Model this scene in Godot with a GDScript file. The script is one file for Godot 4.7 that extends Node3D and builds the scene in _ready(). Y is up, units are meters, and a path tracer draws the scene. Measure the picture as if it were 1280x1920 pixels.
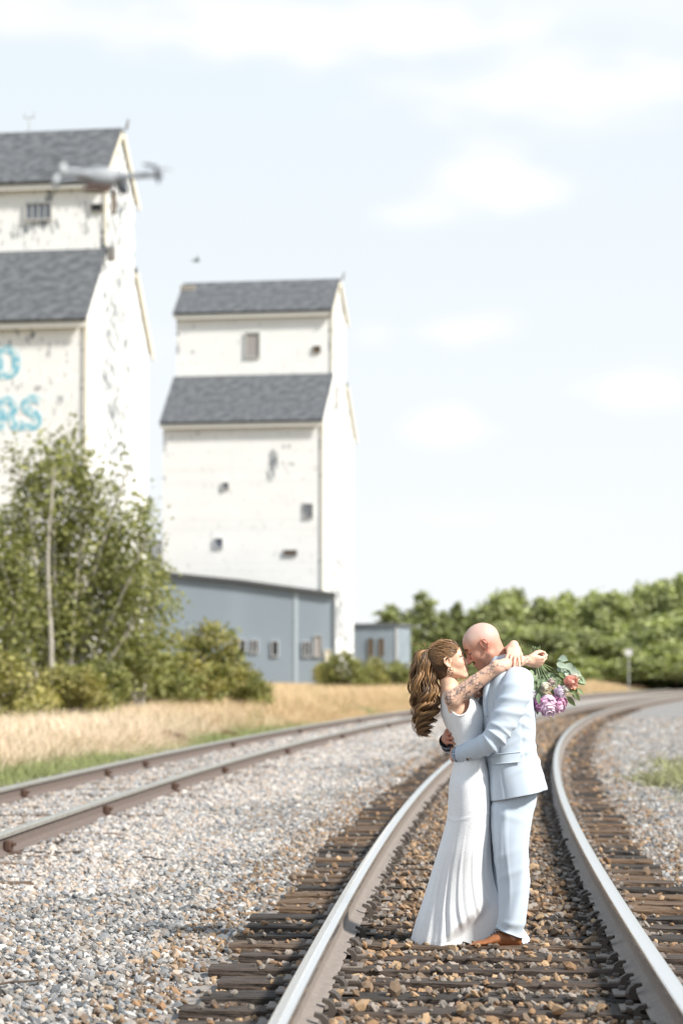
extends Node3D

# ---------------------------------------------------------------- mesh collector
class MB:
	var v := PackedVector3Array()
	var c := PackedColorArray()
	var uv := PackedVector2Array()
	var ix := PackedInt32Array()
	var col := Color.WHITE
	func p(a: Vector3, t := Vector2.ZERO) -> int:
		v.append(a); c.append(col); uv.append(t)
		return v.size() - 1
	func t3(a: int, b: int, d: int) -> void:
		ix.append(a); ix.append(b); ix.append(d)
	func q4(a: int, b: int, d: int, e: int) -> void:
		t3(a, b, d); t3(a, d, e)
	func quad(a: Vector3, b: Vector3, d: Vector3, e: Vector3, s := 1.0) -> void:
		var w := (b - a).length() * s
		var h := (e - a).length() * s
		q4(p(a, Vector2(0, 0)), p(b, Vector2(w, 0)), p(d, Vector2(w, h)), p(e, Vector2(0, h)))
	func box(size: Vector3, at := Transform3D(), bev := 0.0) -> void:
		var h := size / 2.0
		if bev <= 0.0:
			for ax in 3:
				for sg in [-1.0, 1.0]:
					var n := Vector3.ZERO; n[ax] = sg
					var a := Vector3.ZERO; a[(ax + 1) % 3] = 1.0
					var b := Vector3.ZERO; b[(ax + 2) % 3] = sg
					var ids := []
					for k in [[-1, -1], [-1, 1], [1, 1], [1, -1]]:
						var q: Vector3 = (n + a * k[0] + b * k[1]) * h
						ids.append(p(at * q, Vector2((a * k[0]).dot(h * a), (b * k[1]).dot(h * b.abs()))))
					q4(ids[0], ids[1], ids[2], ids[3])
			return
		var id := {}
		for x in [-1, 1]:
			for y in [-1, 1]:
				for z in [-1, 1]:
					for ax in 3:
						var q := Vector3(x, y, z) * (h - Vector3.ONE * bev)
						q[ax] = [x, y, z][ax] * h[ax]
						id[[x, y, z, ax]] = p(at * q, Vector2(q.x, q.z))
		for ax in 3:
			for sg in [-1, 1]:
				var k := []
				for s in [[-1, -1], [-1, 1], [1, 1], [1, -1]]:
					var e := [0, 0, 0]; e[ax] = sg; e[(ax + 1) % 3] = s[0]; e[(ax + 2) % 3] = s[1] * sg
					k.append(id[[e[0], e[1], e[2], ax]])
				q4(k[0], k[1], k[2], k[3])
			var b1 := (ax + 1) % 3
			var b2 := (ax + 2) % 3
			for s1 in [-1, 1]:
				for s2 in [-1, 1]:
					var e := [0, 0, 0]; e[b1] = s1; e[b2] = s2
					e[ax] = -1; var l1 = id[[e[0], e[1], e[2], b1]]; var l2 = id[[e[0], e[1], e[2], b2]]
					e[ax] = 1; var r1 = id[[e[0], e[1], e[2], b1]]; var r2 = id[[e[0], e[1], e[2], b2]]
					if s1 * s2 > 0: q4(l1, r1, r2, l2)
					else: q4(l1, l2, r2, r1)
		for x in [-1, 1]:
			for y in [-1, 1]:
				for z in [-1, 1]:
					if x * y * z > 0: t3(id[[x, y, z, 0]], id[[x, y, z, 2]], id[[x, y, z, 1]])
					else: t3(id[[x, y, z, 0]], id[[x, y, z, 1]], id[[x, y, z, 2]])
	func grid(rings: Array, closed := true, cap0 := false, cap1 := false) -> void:
		var base := []
		for r in rings.size():
			var ids := PackedInt32Array()
			var g: PackedVector3Array = rings[r]
			for k in g.size():
				ids.append(p(g[k], Vector2(float(k) / g.size(), float(r) / rings.size())))
			base.append(ids)
		for r in rings.size() - 1:
			var n: int = base[r].size()
			for k in (n if closed else n - 1):
				var k2 := (k + 1) % n
				q4(base[r][k], base[r][k2], base[r + 1][k2], base[r + 1][k])
		for e in [[cap0, 0], [cap1, rings.size() - 1]]:
			if e[0]:
				var g: PackedVector3Array = rings[e[1]]
				var m := Vector3.ZERO
				for q in g: m += q
				var mid := p(m / g.size())
				for k in g.size():
					var k2 := (k + 1) % g.size()
					if e[1] == 0: t3(mid, base[e[1]][k2], base[e[1]][k])
					else: t3(mid, base[e[1]][k], base[e[1]][k2])
	func tube(pts: Array, r0: float, r1: float, sides := 6, mid := -1.0) -> void:
		var rings := []
		var up := Vector3.UP
		var n := pts.size()
		for i in n:
			var tg: Vector3 = (pts[mini(i + 1, n - 1)] - pts[maxi(i - 1, 0)]).normalized()
			if absf(tg.dot(up)) > 0.95: up = Vector3.RIGHT if absf(tg.x) < 0.8 else Vector3.BACK
			var a := tg.cross(up).normalized()
			var b := a.cross(tg)
			up = b
			var t := float(i) / (n - 1)
			var r := lerpf(r0, r1, t)
			if mid > 0.0: r = lerpf(r0, mid, t * 2.0) if t < 0.5 else lerpf(mid, r1, t * 2.0 - 1.0)
			var ring := PackedVector3Array()
			for k in sides:
				var an := TAU * k / sides
				ring.append(pts[i] + (a * cos(an) + b * sin(an)) * r)
			rings.append(ring)
		grid(rings, true, true, true)
	func prism(poly: PackedVector2Array, depth: float, at := Transform3D()) -> void:
		# polygon in x/y, extruded from z = 0 to z = -depth
		var tri := Geometry2D.triangulate_polygon(poly)
		for side in 2:
			var ids := []
			for q in poly: ids.append(p(at * Vector3(q.x, q.y, -depth * side), q))
			for k in range(0, tri.size(), 3):
				if side == 0: t3(ids[tri[k]], ids[tri[k + 1]], ids[tri[k + 2]])
				else: t3(ids[tri[k]], ids[tri[k + 2]], ids[tri[k + 1]])
		for k in poly.size():
			var a := poly[k]
			var b := poly[(k + 1) % poly.size()]
			q4(p(at * Vector3(a.x, a.y, 0), a), p(at * Vector3(b.x, b.y, 0), b), p(at * Vector3(b.x, b.y, -depth), b), p(at * Vector3(a.x, a.y, -depth), a))
	func ball(at: Transform3D, r: Vector3, ns := 12, nr := 8) -> void:
		var rings := []
		for i in nr + 1:
			var th := PI * clampf(float(i) / nr, 0.01, 0.99)
			var ring := PackedVector3Array()
			for k in ns:
				var ph := TAU * k / ns
				ring.append(at * (Vector3(sin(th) * cos(ph), cos(th), sin(th) * sin(ph)) * r))
			rings.append(ring)
		grid(rings, true, true, true)
	func arrays(flat := false) -> Array:
		if flat:
			var v2 := PackedVector3Array(); var c2 := PackedColorArray(); var u2 := PackedVector2Array(); var i2 := PackedInt32Array()
			for i in ix.size():
				v2.append(v[ix[i]]); c2.append(c[ix[i]]); u2.append(uv[ix[i]]); i2.append(i)
			v = v2; c = c2; uv = u2; ix = i2
		var n := PackedVector3Array()
		n.resize(v.size())
		for i in range(0, ix.size(), 3):
			var a := v[ix[i]]
			var m := (v[ix[i + 2]] - a).cross(v[ix[i + 1]] - a)
			n[ix[i]] += m; n[ix[i + 1]] += m; n[ix[i + 2]] += m
		for i in n.size():
			n[i] = n[i].normalized() if n[i].length_squared() > 1e-20 else Vector3.UP
		var arr := []
		arr.resize(Mesh.ARRAY_MAX)
		arr[Mesh.ARRAY_VERTEX] = v; arr[Mesh.ARRAY_NORMAL] = n; arr[Mesh.ARRAY_COLOR] = c
		arr[Mesh.ARRAY_TEX_UV] = uv; arr[Mesh.ARRAY_INDEX] = ix
		return arr
	func mesh(flat := false) -> ArrayMesh:
		var m := ArrayMesh.new()
		m.add_surface_from_arrays(Mesh.PRIMITIVE_TRIANGLES, arrays(flat))
		return m

# ---------------------------------------------------------------- distance field of joined tapered bones, meshed with surface nets
class Field:
	var o: Vector3
	var s: float
	var nx: int
	var ny: int
	var nz: int
	var d := PackedFloat32Array()
	func _init(lo: Vector3, hi: Vector3, cell: float) -> void:
		o = lo; s = cell
		nx = int((hi.x - lo.x) / s) + 2; ny = int((hi.y - lo.y) / s) + 2; nz = int((hi.z - lo.z) / s) + 2
		d.resize(nx * ny * nz); d.fill(0.2)
	func span(lo: Vector3, hi: Vector3) -> PackedInt32Array:
		var a := (lo - o) / s
		var b := (hi - o) / s
		return PackedInt32Array([maxi(0, int(a.x)), mini(nx - 1, int(b.x) + 1), maxi(0, int(a.y)), mini(ny - 1, int(b.y) + 1), maxi(0, int(a.z)), mini(nz - 1, int(b.z) + 1)])
	func cap(a: Vector3, b: Vector3, ra: float, rb: float, k := 0.01) -> void:
		var m := Vector3.ONE * (maxf(ra, rb) + k + 2.5 * s)
		var r := span(a.min(b) - m, a.max(b) + m)
		var ab := b - a
		var l2 := maxf(ab.length_squared(), 1e-9)
		for z in range(r[4], r[5] + 1):
			for y in range(r[2], r[3] + 1):
				var i := (z * ny + y) * nx + r[0]
				var q := Vector3(o.x + r[0] * s, o.y + y * s, o.z + z * s) - a
				for x in range(r[0], r[1] + 1):
					var t := clampf(q.dot(ab) / l2, 0.0, 1.0)
					var e := (q - ab * t).length() - (ra + (rb - ra) * t)
					var f := d[i]
					var h := k - absf(e - f)
					f = minf(e, f)
					if h > 0.0: f -= h * h / (4.0 * k)
					d[i] = f
					q.x += s
					i += 1
	func ell(ce: Vector3, ra: Vector3, k := 0.01, b := Basis(), cut := false) -> void:
		var m := Vector3.ONE * (maxf(ra.x, maxf(ra.y, ra.z)) + k + 2.5 * s)
		var r := span(ce - m, ce + m)
		var inv := b.inverse()
		var i1 := Vector3.ONE / ra
		for z in range(r[4], r[5] + 1):
			for y in range(r[2], r[3] + 1):
				var i := (z * ny + y) * nx + r[0]
				var q := Vector3(o.x + r[0] * s, o.y + y * s, o.z + z * s) - ce
				for x in range(r[0], r[1] + 1):
					var w := (inv * q) * i1
					var k0 := w.length()
					var e := k0 * (k0 - 1.0) / maxf((w * i1).length(), 1e-6)
					var f := d[i]
					if cut:
						e = -e
						var h := k - absf(e - f)
						f = maxf(e, f)
						if h > 0.0: f += h * h / (4.0 * k)
					else:
						var h := k - absf(e - f)
						f = minf(e, f)
						if h > 0.0: f -= h * h / (4.0 * k)
					d[i] = f
					q.x += s
					i += 1
	func out(mb: MB, at: Transform3D, paint: Callable) -> void:
		var id := PackedInt32Array()
		id.resize(d.size()); id.fill(-1)
		var sx := nx
		var sz := nx * ny
		var co := [0, 1, sx, sx + 1, sz, sz + 1, sz + sx, sz + sx + 1]
		var ed := [[0, 1], [2, 3], [4, 5], [6, 7], [0, 2], [1, 3], [4, 6], [5, 7], [0, 4], [1, 5], [2, 6], [3, 7]]
		var lim := 2.4 * s
		for z in nz - 1:
			for y in ny - 1:
				var i := (z * ny + y) * nx
				for x in nx - 1:
					var d0 := d[i]
					if d0 < lim and d0 > -lim:
						var neg := 0
						for k in 8:
							if d[i + co[k]] < 0.0: neg += 1
						if neg > 0 and neg < 8:
							var acc := Vector3.ZERO
							var cnt := 0
							for e in ed:
								var da := d[i + co[e[0]]]
								var db := d[i + co[e[1]]]
								if (da < 0.0) != (db < 0.0):
									var t := da / (da - db)
									var pa := Vector3(e[0] & 1, (e[0] >> 1) & 1, e[0] >> 2)
									var pb := Vector3(e[1] & 1, (e[1] >> 1) & 1, e[1] >> 2)
									acc += pa.lerp(pb, t)
									cnt += 1
							var q := o + (Vector3(x, y, z) + acc / cnt) * s
							mb.col = paint.call(q)
							id[i] = mb.p(at * q)
					i += 1
		for z in range(1, nz - 1):
			for y in range(1, ny - 1):
				var i := (z * ny + y) * nx + 1
				for x in range(1, nx - 1):
					if id[i] >= 0 or id[i - 1] >= 0 or id[i - sx] >= 0 or id[i - sz] >= 0:
						var inside := d[i] < 0.0
						if inside != (d[i + 1] < 0.0): face(mb, id[i - sx - sz], id[i - sz], id[i], id[i - sx], inside)
						if inside != (d[i + sx] < 0.0): face(mb, id[i - sz - 1], id[i - 1], id[i], id[i - sz], inside)
						if inside != (d[i + sz] < 0.0): face(mb, id[i - 1 - sx], id[i - sx], id[i], id[i - 1], inside)
					i += 1
	func face(mb: MB, a: int, b: int, c: int, e: int, inside: bool) -> void:
		if a < 0 or b < 0 or c < 0 or e < 0: return
		if inside: mb.q4(a, e, c, b)
		else: mb.q4(a, b, c, e)

# ---------------------------------------------------------------- small helpers
var rng := RandomNumberGenerator.new()
var M := {}
var used := {}

func obj(called: String, what, m: Material, parent: Node = self) -> MeshInstance3D:
	var o := MeshInstance3D.new()
	o.name = called
	o.mesh = what.mesh() if what is MB else what
	if m: o.material_override = m
	if parent == self: o.name = numbered(called)
	parent.add_child(o, true)
	return o

func numbered(called: String) -> String:
	var k: int = used.get(called, 0)
	used[called] = k + 1
	return called if k == 0 else "%s_%03d" % [called, k]

func tag(o: Node, label := "", category := "", group := "", kind := "") -> Node:
	if label: o.set_meta("label", label)
	if category: o.set_meta("category", category)
	if group: o.set_meta("group", group)
	if kind: o.set_meta("kind", kind)
	return o

func thing(called: String, at: Vector3, turn := 0.0) -> Node3D:
	var o := Node3D.new()
	o.name = numbered(called)
	add_child(o, true)
	o.position = at
	o.rotation.y = turn
	return o

func again(o: Node, at: Vector3, turn := 0.0, size := 1.0) -> Node3D:
	var base: String = RegEx.create_from_string("_\\d{3}$").sub(o.name, "")
	var c: Node3D = o.duplicate()
	c.name = numbered(base)
	add_child(c, true)
	c.position = at
	c.rotation.y = turn
	c.scale = Vector3.ONE * size
	return c

func lin(r: float, g: float, b: float) -> Color:
	return Color(r, g, b).linear_to_srgb()

func mat(c: Color, rough := 0.8, metal := 0.0, vcol := false) -> StandardMaterial3D:
	var m := StandardMaterial3D.new()
	m.albedo_color = c.linear_to_srgb()
	m.roughness = rough
	m.metallic = metal
	m.vertex_color_use_as_albedo = vcol
	return m

func noise(kind: int, freq: float, sd: int, oct := 4) -> FastNoiseLite:
	var n := FastNoiseLite.new()
	n.noise_type = kind as FastNoiseLite.NoiseType
	n.frequency = freq
	n.seed = sd
	n.fractal_octaves = oct
	return n

func ntex(n: FastNoiseLite, lo: Color, hi: Color, size := 512, p0 := 0.0, p1 := 1.0) -> NoiseTexture2D:
	var t := NoiseTexture2D.new()
	t.width = size; t.height = size
	t.seamless = true
	t.noise = n
	var g := Gradient.new()
	g.set_color(0, lo.linear_to_srgb()); g.set_color(1, hi.linear_to_srgb())
	g.set_offset(0, p0); g.set_offset(1, p1)
	t.color_ramp = g
	return t

func nnorm(n: FastNoiseLite, strength: float, size := 512) -> NoiseTexture2D:
	var t := NoiseTexture2D.new()
	t.width = size; t.height = size
	t.seamless = true
	t.noise = n
	t.as_normal_map = true
	t.bump_strength = strength
	return t

func tri(m: StandardMaterial3D, scale: Vector3, world := false) -> StandardMaterial3D:
	m.uv1_triplanar = true
	m.uv1_world_triplanar = world
	m.uv1_scale = scale
	return m

func crv(p: Array, t: float):
	var n := p.size() - 1
	var x := clampf(t, 0.0, 1.0) * n
	var i := mini(int(x), n - 1)
	var w := x - i
	var a = p[i]
	var b = p[i + 1]
	var pre = p[i - 1] if i > 0 else a * 2.0 - b
	var post = p[i + 2] if i + 2 <= n else b * 2.0 - a
	if a is Vector3: return (a as Vector3).cubic_interpolate(b, pre, post, w)
	return cubic_interpolate(a, b, pre, post, w)

func col_at(tab: Array, k: int) -> Array:
	var r := []
	for e in tab: r.append(float(e[k]))
	return r

# value of column k of a table at the first column's value y (the table's first column falls)
func look(tab: Array, y: float, k: int) -> float:
	var n := tab.size() - 1
	for i in n:
		if y <= tab[i][0] and y >= tab[i + 1][0] or i == n - 1:
			var w: float = clampf((tab[i][0] - y) / (tab[i][0] - tab[i + 1][0]), 0.0, 1.0)
			var pre: float = tab[maxi(i - 1, 0)][k]
			var post: float = tab[mini(i + 2, n)][k]
			return cubic_interpolate(tab[i][k], tab[i + 1][k], pre, post, w)
	return tab[0][k]

func sm(a: float, b: float, x: float) -> float:
	return smoothstep(a, b, x)

func rand(a: float, b: float) -> float:
	return rng.randf_range(a, b)

func instances(called: String, m: Mesh, material: Material, buf: PackedFloat32Array, parent: Node = self) -> MultiMeshInstance3D:
	var mm := MultiMesh.new()
	mm.transform_format = MultiMesh.TRANSFORM_3D
	mm.use_colors = true
	mm.mesh = m
	mm.instance_count = buf.size() / 16
	mm.buffer = buf
	var o := MultiMeshInstance3D.new()
	o.name = numbered(called) if parent == self else called
	o.multimesh = mm
	o.material_override = material
	parent.add_child(o, true)
	return o

func put(buf: PackedFloat32Array, b: Basis, at: Vector3, c: Color) -> void:
	buf.append_array(PackedFloat32Array([b.x.x, b.y.x, b.z.x, at.x, b.x.y, b.y.y, b.z.y, at.y, b.x.z, b.y.z, b.z.z, at.z, c.r, c.g, c.b, 1.0]))

# ---------------------------------------------------------------- the line of the tracks (metres; d is the distance ahead)
const GAUGE := 0.755
func cx(d: float) -> float:
	var e := minf(d, 290.0)
	var x := 0.176 + 0.0325 * e + 8.64e-4 * e * e - 1.007e-6 * e * e * e
	return x + (d - e) * csl(290.0)

func csl(d: float) -> float:
	var e := minf(d, 290.0)
	return 0.0325 + 17.28e-4 * e - 3.021e-6 * e * e

func side_gap(d: float) -> float:
	return -(4.4 + 0.011 * clampf(d, 0.0, 100.0))

# a point beside the main track: s metres to the right of its middle
func tp(d: float, s: float, y: float) -> Vector3:
	var k := csl(d)
	var n := sqrt(1.0 + k * k)
	return Vector3(cx(d) + s / n, y, -d + s * k / n)

func turn_at(d: float) -> float:
	return -atan(csl(d))

func off_of(x: float, d: float) -> float:
	var k := csl(maxf(d, -5.0))
	return (x - cx(d)) / sqrt(1.0 + k * k)

func land(x: float, d: float) -> float:
	var s := off_of(x, d) - side_gap(d)
	var left := sm(-1.2, -4.5, s)
	var y := -0.16 + left * (0.14 + 0.42 * sm(30.0, 120.0, d))
	y += 0.35 * sm(150.0, 400.0, d) * (1.0 - left)
	return y + left * 0.04 * sin(x * 0.9 + d * 0.31) * sin(d * 0.23)

func build_camera_and_light() -> void:
	var cam := Camera3D.new()
	cam.name = "camera"
	add_child(cam)
	cam.position = Vector3(0, 1.45, 0)
	cam.rotation.x = atan(303.0 / 4533.0)
	cam.near = 0.1
	cam.far = 6000.0
	var at := CameraAttributesPhysical.new()
	at.frustum_focal_length = 56.7
	at.frustum_focus_distance = 12.9
	at.frustum_near = 0.1
	at.frustum_far = 6000.0
	at.exposure_aperture = 1.75
	cam.attributes = at
	cam.fov = rad_to_deg(2.0 * atan(960.0 / 4533.0))
	cam.current = true
	var sun := DirectionalLight3D.new()
	sun.name = "sun"
	add_child(sun)
	sun.light_color = Color(1.0, 0.975, 0.935)
	sun.light_energy = 1.1
	sun.light_angular_distance = 6.0
	sun.shadow_enabled = true
	sun.look_at_from_position(Vector3(0.68, 0.70, 0.44) * 100.0, Vector3.ZERO)
	var env := Environment.new()
	env.background_mode = Environment.BG_SKY
	env.tonemap_mode = Environment.TONE_MAPPER_LINEAR
	env.tonemap_exposure = 2.05
	env.sdfgi_enabled = true
	env.ssao_enabled = true
	env.ssil_enabled = true
	var sky := Sky.new()
	var pm := PanoramaSkyMaterial.new()
	pm.panorama = sky_picture()
	pm.energy_multiplier = 0.84
	sky.sky_material = pm
	env.sky = sky
	var we := WorldEnvironment.new()
	we.name = "world"
	we.environment = env
	add_child(we)

func sky_picture() -> ImageTexture:
	var w := 1536
	var h := 768
	var buf := PackedFloat32Array()
	buf.resize(w * h * 3)
	var n1 := noise(FastNoiseLite.TYPE_SIMPLEX_SMOOTH, 1.0, 5, 5)
	var n2 := noise(FastNoiseLite.TYPE_SIMPLEX_SMOOTH, 1.0, 9, 3)
	# soft heaps of cloud: bearing, height (degrees), half width, half height, weight
	var heaps := [[3.6, 11.5, 1.9, 0.9, 1.0], [2.2, 10.9, 1.3, 0.5, 0.7], [-0.2, 15.0, 6.0, 1.1, 1.0], [5.5, 13.6, 5.0, 1.2, 0.8], [-6.0, 15.2, 4.0, 0.7, 0.8], [2.9, 8.1, 1.3, 0.5, 1.0], [0.9, 8.0, 0.7, 0.3, 0.5], [7.1, 6.6, 1.6, 0.6, 1.0], [2.5, 5.8, 1.3, 0.55, 1.0], [3.1, 3.6, 2.5, 0.4, 0.5]]
	for y in h:
		var el := (0.5 - (y + 0.5) / h) * PI
		var deg := rad_to_deg(el)
		var up := maxf(sin(el), 0.0)
		var base := Vector3(0.575, 0.588, 0.597).lerp(Vector3(0.478, 0.532, 0.572), clampf(up / 0.28, 0.0, 1.0)).lerp(Vector3(0.22, 0.33, 0.48), sm(0.3, 1.0, up))
		if el < 0.0: base = Vector3(0.575, 0.59, 0.60).lerp(Vector3(0.25, 0.24, 0.21), sm(0.0, -0.08, el))
		for x in w:
			var az := wrapf((x + 0.5) / w * TAU, -PI, PI)
			var c := base
			if el > -0.02:
				var dir := Vector3(sin(az) * cos(el), sin(el) * 3.2, -cos(az) * cos(el))
				var a := n1.get_noise_3dv(dir * 2.6)
				var cover := sm(-0.05, 0.55, a + 0.25 * n2.get_noise_3dv(dir * 9.0)) * 0.75 * sm(0.0, 0.1, el)
				var b := rad_to_deg(az)
				if absf(b) < 16.0 and deg < 20.0:
					var wob := n2.get_noise_3dv(dir * 22.0)
					cover *= 0.6
					for q in heaps:
						var dx: float = (b - q[0]) / q[2]
						var dy: float = (deg - q[1]) / q[3]
						if dy < 0.0: dy *= 1.6
						var r: float = sqrt(dx * dx + dy * dy) + wob * 0.7
						cover = maxf(cover, q[4] * sm(1.35, 0.15, r))
				c = base.lerp(Vector3(0.62, 0.62, 0.62), cover)
			var i := (y * w + x) * 3
			buf[i] = c.x; buf[i + 1] = c.y; buf[i + 2] = c.z
	var im := Image.create_from_data(w, h, false, Image.FORMAT_RGBF, buf.to_byte_array())
	return ImageTexture.create_from_image(im)

# ---------------------------------------------------------------- ground, ballast bed, rails, ties
func build_materials() -> void:
	var grain := noise(FastNoiseLite.TYPE_SIMPLEX_SMOOTH, 0.02, 3, 5)
	var cell := noise(FastNoiseLite.TYPE_CELLULAR, 0.035, 4, 2)
	M.soil = tri(mat(Color(1, 1, 1), 1.0, 0.0, true), Vector3.ONE * 0.7, true)
	M.soil.albedo_texture = ntex(grain, Color(0.5, 0.5, 0.5), Color(1, 1, 1))
	var g := noise(FastNoiseLite.TYPE_CELLULAR, 0.04, 8, 1)
	g.cellular_return_type = FastNoiseLite.RETURN_CELL_VALUE
	M.gravel = tri(mat(Color(1, 1, 1), 0.95, 0.0, true), Vector3.ONE * 0.45, true)
	M.gravel.albedo_texture = ntex(g, Color(0.42, 0.42, 0.43), Color(1, 0.97, 0.92), 1024)
	M.gravel.normal_enabled = true
	M.gravel.normal_texture = nnorm(cell, 6.0)
	M.stone = tri(mat(Color(1, 1, 1), 0.9, 0.0, true), Vector3.ONE * 9.0, true)
	M.stone.albedo_texture = ntex(grain, Color(0.66, 0.66, 0.66), Color(1, 1, 1))
	M.steel = mat(Color(0.86, 0.86, 0.86), 0.22, 0.95)
	M.steel.roughness_texture = ntex(noise(FastNoiseLite.TYPE_SIMPLEX, 0.03, 12, 4), Color(0.5, 0.5, 0.5), Color(1, 1, 1))
	M.steel = tri(M.steel, Vector3(3, 3, 0.6), true)
	M.railside = tri(mat(Color(0.29, 0.25, 0.225), 0.7, 0.2), Vector3(2, 2, 2), true)
	M.railside.albedo_texture = ntex(grain, Color(0.6, 0.58, 0.55), Color(1, 1, 1))
	M.oldside = tri(mat(Color(0.185, 0.15, 0.135), 0.8, 0.1), Vector3(2, 2, 2), true)
	M.oldside.albedo_texture = ntex(grain, Color(0.6, 0.55, 0.5), Color(1, 1, 1))
	M.oldsteel = tri(mat(Color(0.56, 0.56, 0.52), 0.42, 0.7), Vector3(2, 2, 0.5), true)
	M.oldsteel.albedo_texture = ntex(grain, Color(0.65, 0.6, 0.55), Color(1, 1, 1))
	M.anchor = mat(Color(0.085, 0.07, 0.06), 0.7, 0.3)
	M.rusty = mat(Color(0.095, 0.055, 0.04), 0.85, 0.2)
	M.plate = tri(mat(Color(0.26, 0.225, 0.20), 0.75, 0.2), Vector3.ONE * 4.0, true)
	M.plate.albedo_texture = ntex(grain, Color(0.55, 0.5, 0.45), Color(1, 1, 1))
	M.ties = []
	for c in [Color(0.095, 0.072, 0.058), Color(0.155, 0.108, 0.075), Color(0.060, 0.050, 0.043), Color(0.20, 0.13, 0.08)]:
		var m: StandardMaterial3D = tri(mat(c, 0.95), Vector3(0.25, 2.2, 2.2))
		var wood := noise(FastNoiseLite.TYPE_SIMPLEX, 0.02, 20, 5)
		m.albedo_texture = M.ties[0].albedo_texture if M.ties else ntex(wood, Color(0.28, 0.26, 0.25), Color(1, 1, 1))
		m.normal_enabled = true
		m.normal_texture = M.ties[0].normal_texture if M.ties else nnorm(wood, 8.0)
		M.ties.append(m)

func ground_color(x: float, d: float) -> Color:
	var s := off_of(x, d) - side_gap(d)
	var n := 0.5 + 0.5 * sin(x * 0.7 + 1.3 * sin(d * 0.11)) * sin(d * 0.17 + x * 0.3)
	if s < 0.0:
		var tan_c := Color(0.40, 0.29, 0.155).lerp(Color(0.30, 0.25, 0.11), n)
		return Color(0.16, 0.19, 0.07).lerp(tan_c, sm(-1.2, -3.0, s))
	return Color(0.30, 0.25, 0.13).lerp(Color(0.17, 0.19, 0.07), n)

func build_ground() -> void:
	var mb := MB.new()
	var xs := [-4000.0, -1200.0, -400.0, -200.0, -120.0, -80.0]
	for k in 81: xs.append(-60.0 + k * 1.5)
	xs.append_array([80.0, 120.0, 200.0, 400.0, 1200.0, 4000.0])
	var ds := [-600.0, -100.0, -30.0, -12.0]
	for k in 76: ds.append(-6.0 + k * 2.0)
	ds.append_array([160.0, 180.0, 200.0, 230.0, 260.0, 300.0, 400.0, 600.0, 1000.0, 2000.0, 5000.0])
	for d in ds:
		for x in xs:
			mb.col = ground_color(x, d)
			mb.p(Vector3(x, land(x, d) if absf(x) < 70.0 and d < 301.0 and d > -20.0 else (0.3 if d > 150.0 else -0.14), -d))
	var w := xs.size()
	for i in ds.size() - 1:
		for k in w - 1:
			mb.q4(i * w + k, (i + 1) * w + k, (i + 1) * w + k + 1, i * w + k + 1)
	tag(obj("ground", mb, M.soil), "", "", "", "structure")
	# the bed of crushed stone under both tracks
	var bed := MB.new()
	var offs := [-9.0, -7.3, -6.6, -6.0, -5.2, -4.4, -3.6, -3.0, -2.6, -2.0, -1.5, -1.0, -0.7, 0.0, 0.7, 1.0, 1.5, 2.0, 3.0, 4.5, 6.5, 9.0, 11.0]
	var dd := []
	var d0 := -8.0
	while d0 < 300.0:
		dd.append(d0)
		d0 += 1.0 if d0 < 60.0 else 4.0
	for d in dd:
		for s in offs:
			bed.col = stone_zone(s, d)
			var t := tp(d, s + (side_gap(d) + 4.6 if s < -3.0 else 0.0), 0.0)
			var y := -0.035
			if s < -6.3: y = -0.035 - 0.2 * (-6.3 - s)
			if s > 2.0: y = -0.035 - 0.014 * (s - 2.0)
			if s > 9.5: y -= 0.4
			if s < -8.5: y -= 0.2
			t.y = y
			bed.p(t)
	w = offs.size()
	for i in dd.size() - 1:
		for k in w - 1:
			bed.q4(i * w + k, (i + 1) * w + k, (i + 1) * w + k + 1, i * w + k + 1)
	tag(obj("ballast_bed", bed, M.gravel), "", "", "", "structure")

func stone_zone(s: float, d: float) -> Color:
	var brown := Color(0.245, 0.165, 0.10)
	var grey := Color(0.33, 0.32, 0.31)
	var cream := Color(0.47, 0.425, 0.38)
	if absf(s) < 1.25: return brown.lerp(grey, sm(0.8, 1.25, absf(s)) * 0.8)
	if s > 0.0: return grey
	return grey.lerp(cream, sm(-2.2, -3.2, s) * (1.0 - 0.5 * sm(-3.6, -4.4, s)))

func rail_mesh(s0: float, siding: bool) -> ArrayMesh:
	var half := [[0.0, 0.0], [0.076, 0.0], [0.076, 0.011], [0.045, 0.020], [0.014, 0.034], [0.009, 0.05], [0.009, 0.118], [0.013, 0.13], [0.036, 0.139], [0.037, 0.165], [0.0355, 0.173], [0.029, 0.1785], [0.0, 0.18]]
	var sides := [half.slice(0, 9), half.slice(8)]
	var m := ArrayMesh.new()
	for part in 2:
		var mb := MB.new()
		var prof := []
		if part == 0:
			for q in sides[0]: prof.append(q)
		else:
			for q in sides[1]: prof.append(q)
		for mir in [1.0, -1.0]:
			var rows := []
			var d := -6.0
			while d < 330.0:
				var ring := PackedVector3Array()
				for q in prof:
					ring.append(tp(d, s0 + q[0] * mir + (side_gap(d) if siding else 0.0), (-0.004 if siding else 0.026) + q[1]))
				rows.append(ring)
				d += 0.6 if d < 60.0 else 2.0
			if mir < 0.0: rows.reverse()
			mb.grid(rows, false)
		m.add_surface_from_arrays(Mesh.PRIMITIVE_TRIANGLES, mb.arrays())
		m.surface_set_material(part, ([M.oldside, M.oldsteel] if siding else [M.railside, M.steel])[part])
	return m

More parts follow.
